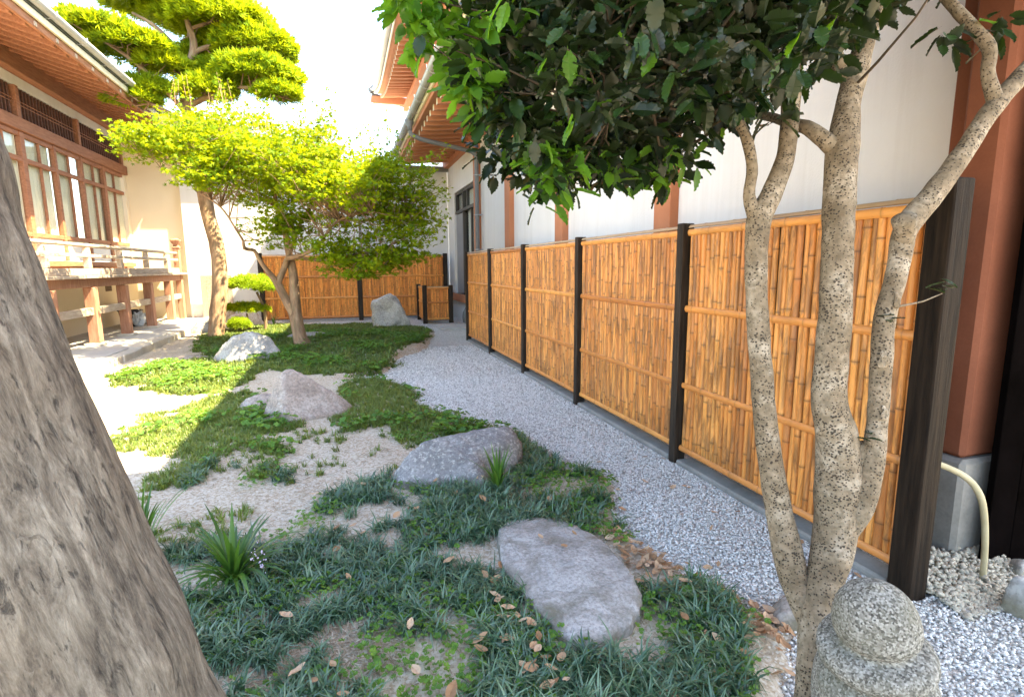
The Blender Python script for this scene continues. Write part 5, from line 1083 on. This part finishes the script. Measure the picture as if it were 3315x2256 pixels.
MEL = [(-2.755, 9.71, 3.415, 0.731, 0.353), (-3.15, 9.626, 3.44, 0.454, 0.218), (-2.69, 11.69, 3.76, 0.9, 0.50), (-2.96, 12.4, 4.30, 0.69, 0.33), (-1.66, 9.942, 3.461, 0.705, 0.499), (-1.5, 11.9, 4.02, 0.77, 0.45), (-1.25, 10.6, 3.1, 0.85, 0.55), (-0.69, 11.36, 3.6, 0.76, 0.58), (-0.53, 10.32, 2.75, 0.85, 0.60), (-0.96, 9.94, 2.25, 0.52, 0.34), (0.09, 10.73, 3.18, 0.73, 0.62), (0.43, 10.1, 2.60, 0.71, 0.60), (0.70, 10.68, 3.35, 0.46, 0.36), (0.90, 9.77, 2.84, 0.54, 0.52), (0.9, 9.55, 2.05, 0.66, 0.40), (0.29, 9.45, 1.58, 0.71, 0.20), (-0.12, 9.52, 1.85, 0.44, 0.2), (1.15, 9.96, 2.49, 0.45, 0.42), (-0.36, 11.2, 3.9, 0.44, 0.3), (-1.962, 9.407, 2.926, 0.466, 0.211), (0.85, 9.4, 1.72, 0.45, 0.14), (0.1, 8.75, 2.75, 0.5, 0.32), (-1.0, 9.3, 3.25, 0.65, 0.36), (-0.5, 9.0, 2.85, 0.5, 0.32), (-1.7, 9.6, 3.25, 0.55, 0.32), (-0.3, 9.6, 3.3, 0.6, 0.4), (0.6, 9.3, 3.0, 0.45, 0.35)]
MEL = [(x + (0.42 if x < -2.6 else 0.0), y, z, a * 1.0, h * 1.15) for x, y, z, a, h in MEL]
tw = []; P_, pit = [], []
mbp = np.concatenate([catmull(b, 0.15) for b in MB])
for (x, y, z, a, h) in MEL:
    nt_ = int(24 + 66 * a * (a + h))
    for _ in range(nt_):
        u_ = rng.normal(0, 1, 3); u_ /= np.linalg.norm(u_); q = np.array((x, y, z)) + u_ * np.array((a, a * 0.95, h)) * rng.random() ** 0.42
        s = mbp[np.argmin(np.linalg.norm(mbp[:, :3] - q, axis=1) + rng.uniform(0, .5, len(mbp)))]
        if rng.random() < 0.45: tw.append(tube_arr([(*s[:3], 0.010), (*((s[:3] + q) / 2 + rng.normal(0, .08, 3)), 0.007), (*q, 0.003)], n=4, step=0.4))
        m = rng.integers(18, 30); dr = rng.normal(0, 1, 2); dr /= np.linalg.norm(dr)
        for k in range(m):
            t = rng.uniform(-0.5, 0.5); P_.append(q + np.array((dr[0] * t * 0.55, dr[1] * t * 0.55, -abs(t) * 0.12)) + rng.normal(0, (0.07, 0.07, 0.022), 3)); pit.append(0.38)
# upright sprigs
for _ in range(110):
    x, y, z, a, h = MEL[rng.integers(2, 19)]; q = np.array((x + rng.uniform(-a, a) * .8, y + rng.uniform(-a, a) * .8, z + h * 0.8)); L = rng.uniform(0.2, 0.62); ln = rng.normal(0, .16, 2)
    tw.append(tube_arr([(*q, 0.005), (q[0] + ln[0] * L, q[1] + ln[1] * L, q[2] + L, 0.002)], n=4, step=0.4))
    for k in range(int(L / 0.035)): P_.append(q + np.array((ln[0], ln[1], 1)) * L * rng.random() + rng.normal(0, (.035, .035, .01), 3)); pit.append(0.6)
for k in range(46):   # right-hand side sprays
    q = np.array((rng.uniform(1.1, 1.5), rng.uniform(9.3, 10.2), rng.uniform(1.9, 3.2))); L = rng.uniform(0.3, 0.6); d_ = np.array((rng.uniform(.5, 1), rng.uniform(-.5, .3), rng.uniform(.1, .9)))
    tw.append(tube_arr([(*q, 0.005), (*(q + d_ * L), 0.002)], n=4, step=0.4))
    for j in range(16): P_.append(q + d_ * L * rng.random() + rng.normal(0, .035, 3)); pit.append(0.5)
V, F, T = join_arr(tw); mesh_np('twigs', V, F, M['bark_brown'], MT, {'tc': ('FLOAT_VECTOR', T)}, smooth=True, kind='stuff')
P_ = np.array(P_); n = len(P_); pit = np.array(pit)
foliage('crown', [maple_leaf()], P_, rot_mats(rng.uniform(0, 2 * PI, n), rng.normal(-0.1, 1, n) * pit * 1.5, rng.normal(0, 1, n) * pit * 1.5), rng.uniform(0.038, 0.066, n), M['maple_leaf'], MT, np.clip(rng.normal(0.5, 0.24, n), 0.02, 0.98))

# ---- cloud pruned pine
PT = empty('pine_tree', (-2.66, 12.67, 0.05), 'cloud pruned garden pine with tall bare trunk and layered foliage pads', 'tree')
PB_ = [[(-2.64, 12.60, -0.177, 0.26), (-2.668, 12.67, 0.06, 0.20), (-2.613, 12.74, 0.567, 0.182), (-2.525, 12.817, 1.217, 0.176), (-2.558, 12.947, 1.961, 0.166), (-2.673, 13.072, 2.52, 0.158), (-2.765, 13.205, 3.171, 0.156), (-2.865, 13.371, 4.009, 0.14), (-3.015, 13.537, 4.753, 0.122), (-3.044, 13.65, 5.404, 0.103), (-2.808, 13.696, 6.147, 0.085), (-2.888, 13.697, 6.66, 0.065), (-3.072, 13.873, 7.398, 0.04)],
       [(-3.044, 13.65, 5.404, 0.075), (-3.155, 13.58, 6.068, 0.06), (-3.465, 13.523, 6.437, 0.045), (-3.814, 13.448, 6.615, 0.03)], [(-3.015, 13.537, 4.753, 0.075), (-3.357, 13.288, 5.181, 0.054), (-3.872, 13.101, 5.656, 0.044), (-4.389, 12.993, 5.963, 0.02)],
       [(-2.96, 13.55, 4.939, 0.075), (-2.317, 13.394, 5.213, 0.056), (-1.684, 13.211, 5.302, 0.042), (-1.061, 13.002, 5.105, 0.02)], [(-2.83, 13.688, 6.054, 0.066), (-2.304, 13.779, 6.319, 0.053), (-1.791, 13.829, 6.302, 0.03)], [(-2.904, 13.428, 4.288, 0.066), (-3.241, 13.276, 4.67, 0.046), (-3.6, 13.203, 4.838, 0.026)],
       [(-2.87, 13.69, 6.5, 0.05), (-2.5, 13.75, 6.7, 0.035), (-2.1, 13.8, 6.85, 0.02)], [(-2.95, 13.7, 6.9, 0.045), (-3.3, 13.8, 6.95, 0.03), (-3.7, 13.85, 6.95, 0.02)]]
PB_ = [[(x, y, z, r * 0.86) for x, y, z, r in b] for b in PB_]
for i, b in enumerate(PB_): tube('trunk' if i == 0 else 'branch', b, M['bark_brown'], PT, n=20 if i == 0 else 10, step=0.06, lump=0.10, lfreq=4, ridge=0.04 if i == 0 else 0, seed=20 + i)
PEL = [(-4.39, 13.12, 6.05, 0.66, 0.26), (-3.81, 13.22, 5.85, 0.66, 0.28), (-3.33, 13.35, 5.60, 0.45, 0.24), (-3.01, 14.08, 6.84, 0.67, 0.45), (-2.28, 13.83, 6.70, 0.95, 0.52), (-1.61, 13.77, 6.25, 0.76, 0.44), (-1.51, 13.3, 5.52, 0.78, 0.38), (-1.12, 12.9, 5.10, 0.40, 0.2), (-2.38, 13.91, 5.63, 0.5, 0.36), (-3.69, 13.88, 6.95, 0.7, 0.28), (-3.66, 13.38, 5.12, 0.40, 0.24), (-3.94, 13.32, 4.90, 0.45, 0.17), (-2.8, 14.33, 6.0, 0.5, 0.4), (-3.0, 13.9, 7.45, 0.7, 0.35), (-2.55, 13.3, 5.15, 0.5, 0.26)]
ndl = [needle_tuft(13, s) for s in range(4)]
def pad(parent, el, dens, temps, mat, s0, s1, name='foliage_pad'):
    x, y, z, a, h = el; n = int(dens * a * (a + 2 * h)); u_ = rng.normal(0, 1, (n, 3)); u_ /= np.linalg.norm(u_, axis=1)[:, None]
    u_[:, 2] = np.where(u_[:, 2] < -0.25, -u_[:, 2] * 0.6, u_[:, 2]); rr = rng.random(n) ** 0.22
    bumpy = 1 + 0.18 * np.array([mnoise.noise(Vector((q[0] * 2.6 + x, q[1] * 2.6 + y, q[2] * 2.6))) for q in u_])
    Pp = np.array((x, y, z)) + u_ * np.array((a, a * 0.9, h)) * (rr * bumpy)[:, None]
    tilt = 0.75; return foliage(name, temps, Pp, rot_mats(np.arctan2(u_[:, 1], u_[:, 0]) - PI / 2, -tilt * np.hypot(u_[:, 0], u_[:, 1]) + rng.normal(0, .3, n), rng.normal(0, .3, n)), rng.uniform(s0, s1, n), mat, parent, np.clip(rng.normal(0.5, 0.22, n), 0.02, 0.98))
for el in PEL: pad(PT, (*el[:3], el[3] * 1.12, el[4] * 1.15), 1500, ndl, M['pine_leaf'], 0.11, 0.21)
tw = []
for el in PEL:
    for _ in range(9):
        q = np.array(el[:3]) + rng.normal(0, 1, 3) * np.array((el[3], el[3], el[4])) * 0.4; bp_ = np.concatenate([catmull(b, 0.2) for b in PB_]); s = bp_[np.argmin(np.linalg.norm(bp_[:, :3] - q, axis=1))]
        tw.append(tube_arr([(*s[:3], 0.02), (*((s[:3] + q) / 2 + rng.normal(0, .06, 3)), 0.014), (*q, 0.006)], n=5, step=0.2))
V, F, T = join_arr(tw); mesh_np('twigs', V, F, M['bark_brown'], PT, {'tc': ('FLOAT_VECTOR', T)}, smooth=True, kind='stuff')

# ---- small shrubs by the rear fence
def shrub(name, loc, els, mat, label, trunk=None, s=(0.06, 0.12), dens=1800):
    t = empty(name, loc, label, 'shrub')
    for b in trunk or []: tube('stem', b, M['bark_brown'], t, n=8, step=0.05, lump=0.1)
    for el in els: pad(t, el, dens, ndl, mat, *s, name='foliage')
    return t
shrub('clipped_pine', (-1.95, 13.75, 0.05), [(-2.05, 13.6, 1.10, 0.48, 0.24), (-1.72, 13.6, 1.02, 0.30, 0.14)], M['shrub_leaf'], 'small clipped pine with one bright flat top beside the rear fence post', [[(-1.85, 13.75, 0.0, .045), (-1.82, 13.72, 0.5, .035), (-1.95, 13.65, 0.95, .025)]], dens=2600)
shrub('low_pine', (-2.2, 13.85, 0.05), [(-2.25, 13.75, 0.56, 0.46, 0.14), (-1.98, 13.8, 0.52, 0.25, 0.10)], M['pine_leaf'], 'low spreading green pine bush under the bright clipped pine', [[(-2.2, 13.85, 0.0, .03), (-2.22, 13.8, 0.45, .02)]])
shrub('round_shrub', (-2.30, 13.25, 0.05), [(-2.32, 13.3, 0.22, 0.22, 0.18)], M['shrub_leaf'], 'small bright yellow green shrub right of the pine trunk base', s=(0.05, 0.10), dens=5000)

# ================================================================== STRAP-LEAVED PLANTS
def strap(nm, loc, n, L, wd, label, lean0=0.15, lean1=1.25, flowers=0):
    t = empty(nm, loc, label, 'plant')
    for i in range(n):
        az = random.uniform(0, 2 * PI); ln = random.uniform(lean0, lean1); l = L * random.uniform(0.6, 1.1); w0 = wd * random.uniform(0.8, 1.15); d_ = Vector((math.cos(az), math.sin(az), 0)); sd_ = Vector((-d_.y, d_.x, 0))
        V, F = [], []; p = Vector(loc) + d_ * random.uniform(0, 0.025) + Vector((0, 0, -0.01)); a = ln * 0.25; seg = 7
        for k in range(seg + 1):
            t_ = k / seg; wk = w0 * min(1, 0.55 + t_ * 1.6) * (1 - t_ ** 3 * 0.93) / 2; up_ = Vector((0, 0, 1)) * math.sin(a) - d_ * 0 
            V += [tuple(p + sd_ * wk + Vector((0, 0, wk * 0.35))), tuple(p), tuple(p - sd_ * wk + Vector((0, 0, wk * 0.35)))]
            p = p + (d_ * math.sin(a) + Vector((0, 0, math.cos(a)))) * (l / seg); a += ln * 1.25 / seg
        for k in range(seg):
            b = 3 * k; F += [(b, b + 1, b + 4, b + 3), (b + 1, b + 2, b + 5, b + 4)]
        mesh_np('leaf', V, F, M['liriope'], t, {'tint': ('FLOAT', np.full(len(V), random.random()))}, smooth=True)
    for i in range(flowers):
        az = random.uniform(-1.2, 0.6); top = Vector(loc) + Vector((math.cos(az) * 0.16, math.sin(az) * 0.16, 0.14 + 0.05 * i))
        st = tube('flower_stalk', [(*loc, .003), (*((Vector(loc) + top) / 2 + Vector((0, 0, .04))), .0025), (*top, .002)], M['liriope'], t, n=5, step=0.03)
        Pp = np.array(top) + rng.normal(0, .012, (14, 3)) * np.array((1, 1, 1.8)); V, F = scatter(oct_v, oct_f, Pp, rot_mats(rng.random(14) * 6, rng.random(14), rng.random(14)), rng.uniform(.003, .006, 14)); mesh_np('flower', V, F, M['petal'], st)
    return t
def gzp(x, y): return float(ground_z(np.array([[x, y]]))[0])
strap('strap_leaf_plant', (-0.56, 2.58, gzp(-0.56, 2.58)), 64, 0.40, 0.024, 'large clump of broad strap leaves beside the leaning trunk with pale flowers', 0.35, 1.75, 2)
strap('strap_leaf_plant', (-1.06, 3.0, gzp(-1.06, 3.0)), 40, 0.46, 0.016, 'long thin grassy clump half hidden behind the leaning trunk', 0.2, 1.5)
strap('strap_leaf_plant', (0.90, 3.22, gzp(0.90, 3.22)), 28, 0.34, 0.020, 'small strap leaf plant growing against the front of the lichen boulder', 0.1, 1.0)
strap('strap_leaf_plant', (-1.78, 14.85, gzp(-1.78, 14.85)), 12, 0.35, 0.02, 'small grassy sprig on the sunlit stone by the rear fence', 0.1, 0.9)

# ================================================================== FALLEN LEAVES
def dry_leaf(seed):
    r = random.Random(seed); V, F = [], []; n = 6; curl = r.uniform(0.1, 0.5)
    for k in range(n + 1):
        t = k / n; wv = 0.26 * math.sin(PI * min(1, t * 0.96 + 0.03)) ** 0.8; z = curl * (t - 0.5) ** 2 + 0.03 * r.uniform(-1, 1)
        V += [(-wv, t - 0.5, z + curl * 0.35 * r.uniform(0.4, 1.4) * wv * 3), (0, t - 0.5, z), (wv, t - 0.5, z + curl * 0.35 * r.uniform(0.4, 1.4) * wv * 3)]
    for k in range(n): b = 3 * k; F += [(b, b + 1, b + 4, b + 3), (b + 1, b + 2, b + 5, b + 4)]
    me = bpy.data.meshes.new('fallen_leaf'); me.from_pydata(V, [], F); a = me.attributes.new('tint', 'FLOAT', 'POINT'); a.data.foreach_set('value', np.full(len(V), r.random(), np.float32)); me.materials.append(M['dry_leaf']); return me
dl = [dry_leaf(s) for s in range(8)]
LA = [(1.26, 2.55), (1.45, 2.52), (1.48, 2.13), (1.63, 1.89), (1.73, 1.6), (1.57, 1.49), (1.43, 1.67), (1.30, 1.97), (1.27, 2.22)]
LB = [(1.43, 1.67), (1.65, 1.57), (1.43, 1.3), (0.95, 1.38), (1.18, 1.56)]
LC = [(0.60, 2.3), (0.62, 2.01), (0.68, 1.72), (0.83, 1.62), (0.68, 1.48), (0.50, 1.55), (0.52, 1.89)]
def pick(poly, n):
    a = np.array(poly); out = []
    while len(out) < n:
        q = cand(200, a[:, 0].min(), a[:, 0].max(), a[:, 1].min(), a[:, 1].max()); out += list(q[in_poly(q, poly)])
    return out[:n]
def put(pts, lab, grp, zo=0.012, s0=0.038, s1=0.068, zf=None):
    for x, y in pts:
        if abs(x - 0.94) < 0.27 and abs(y - 2.2) < 0.48 and zf is None: continue
        o = link('fallen_leaf', dl[random.randrange(8)]); o.location = (x, y, (max(gzp(x, y), 0.0) + zo + random.uniform(0, 0.012)) if zf is None else zf)
        o.rotation_euler = (random.gauss(0, 0.3), random.gauss(0, 0.3), random.uniform(0, 6.28)); k = random.uniform(s0, s1); o.scale = (k, k, k); tag(o, lab, 'fallen leaf', grp)
put(pick(LA, 190), 'dry brown fallen leaf in the drift right of the flat stone', 'leaves drifted right of the flat stone')
put(pick(LB, 38), 'dry brown fallen leaf on the ground near the granite finial', 'leaves near the granite finial', 0.02)
put(pick(LC, 26), 'dry brown fallen leaf caught left of and below the flat stone', 'leaves along the left of the flat stone', 0.05)
put([(0.90, 2.42), (1.08, 2.40), (0.98, 2.30)], 'small dry leaf lying on top of the flat stone', 'leaves on the flat stone', zf=0.122, s0=0.035, s1=0.05)
put([tuple(q) for q in cand(40, -0.4, 1.6, 1.5, 3.6)], 'single dry leaf scattered among the grass tufts', 'leaves scattered in the grass', 0.05, 0.04, 0.075)
put([tuple(q) for q in cand(24, 1.6, 2.3, 1.6, 3.6)], 'single dry leaf lying on the gravel path', 'leaves scattered on the gravel', 0.014, 0.03, 0.055)
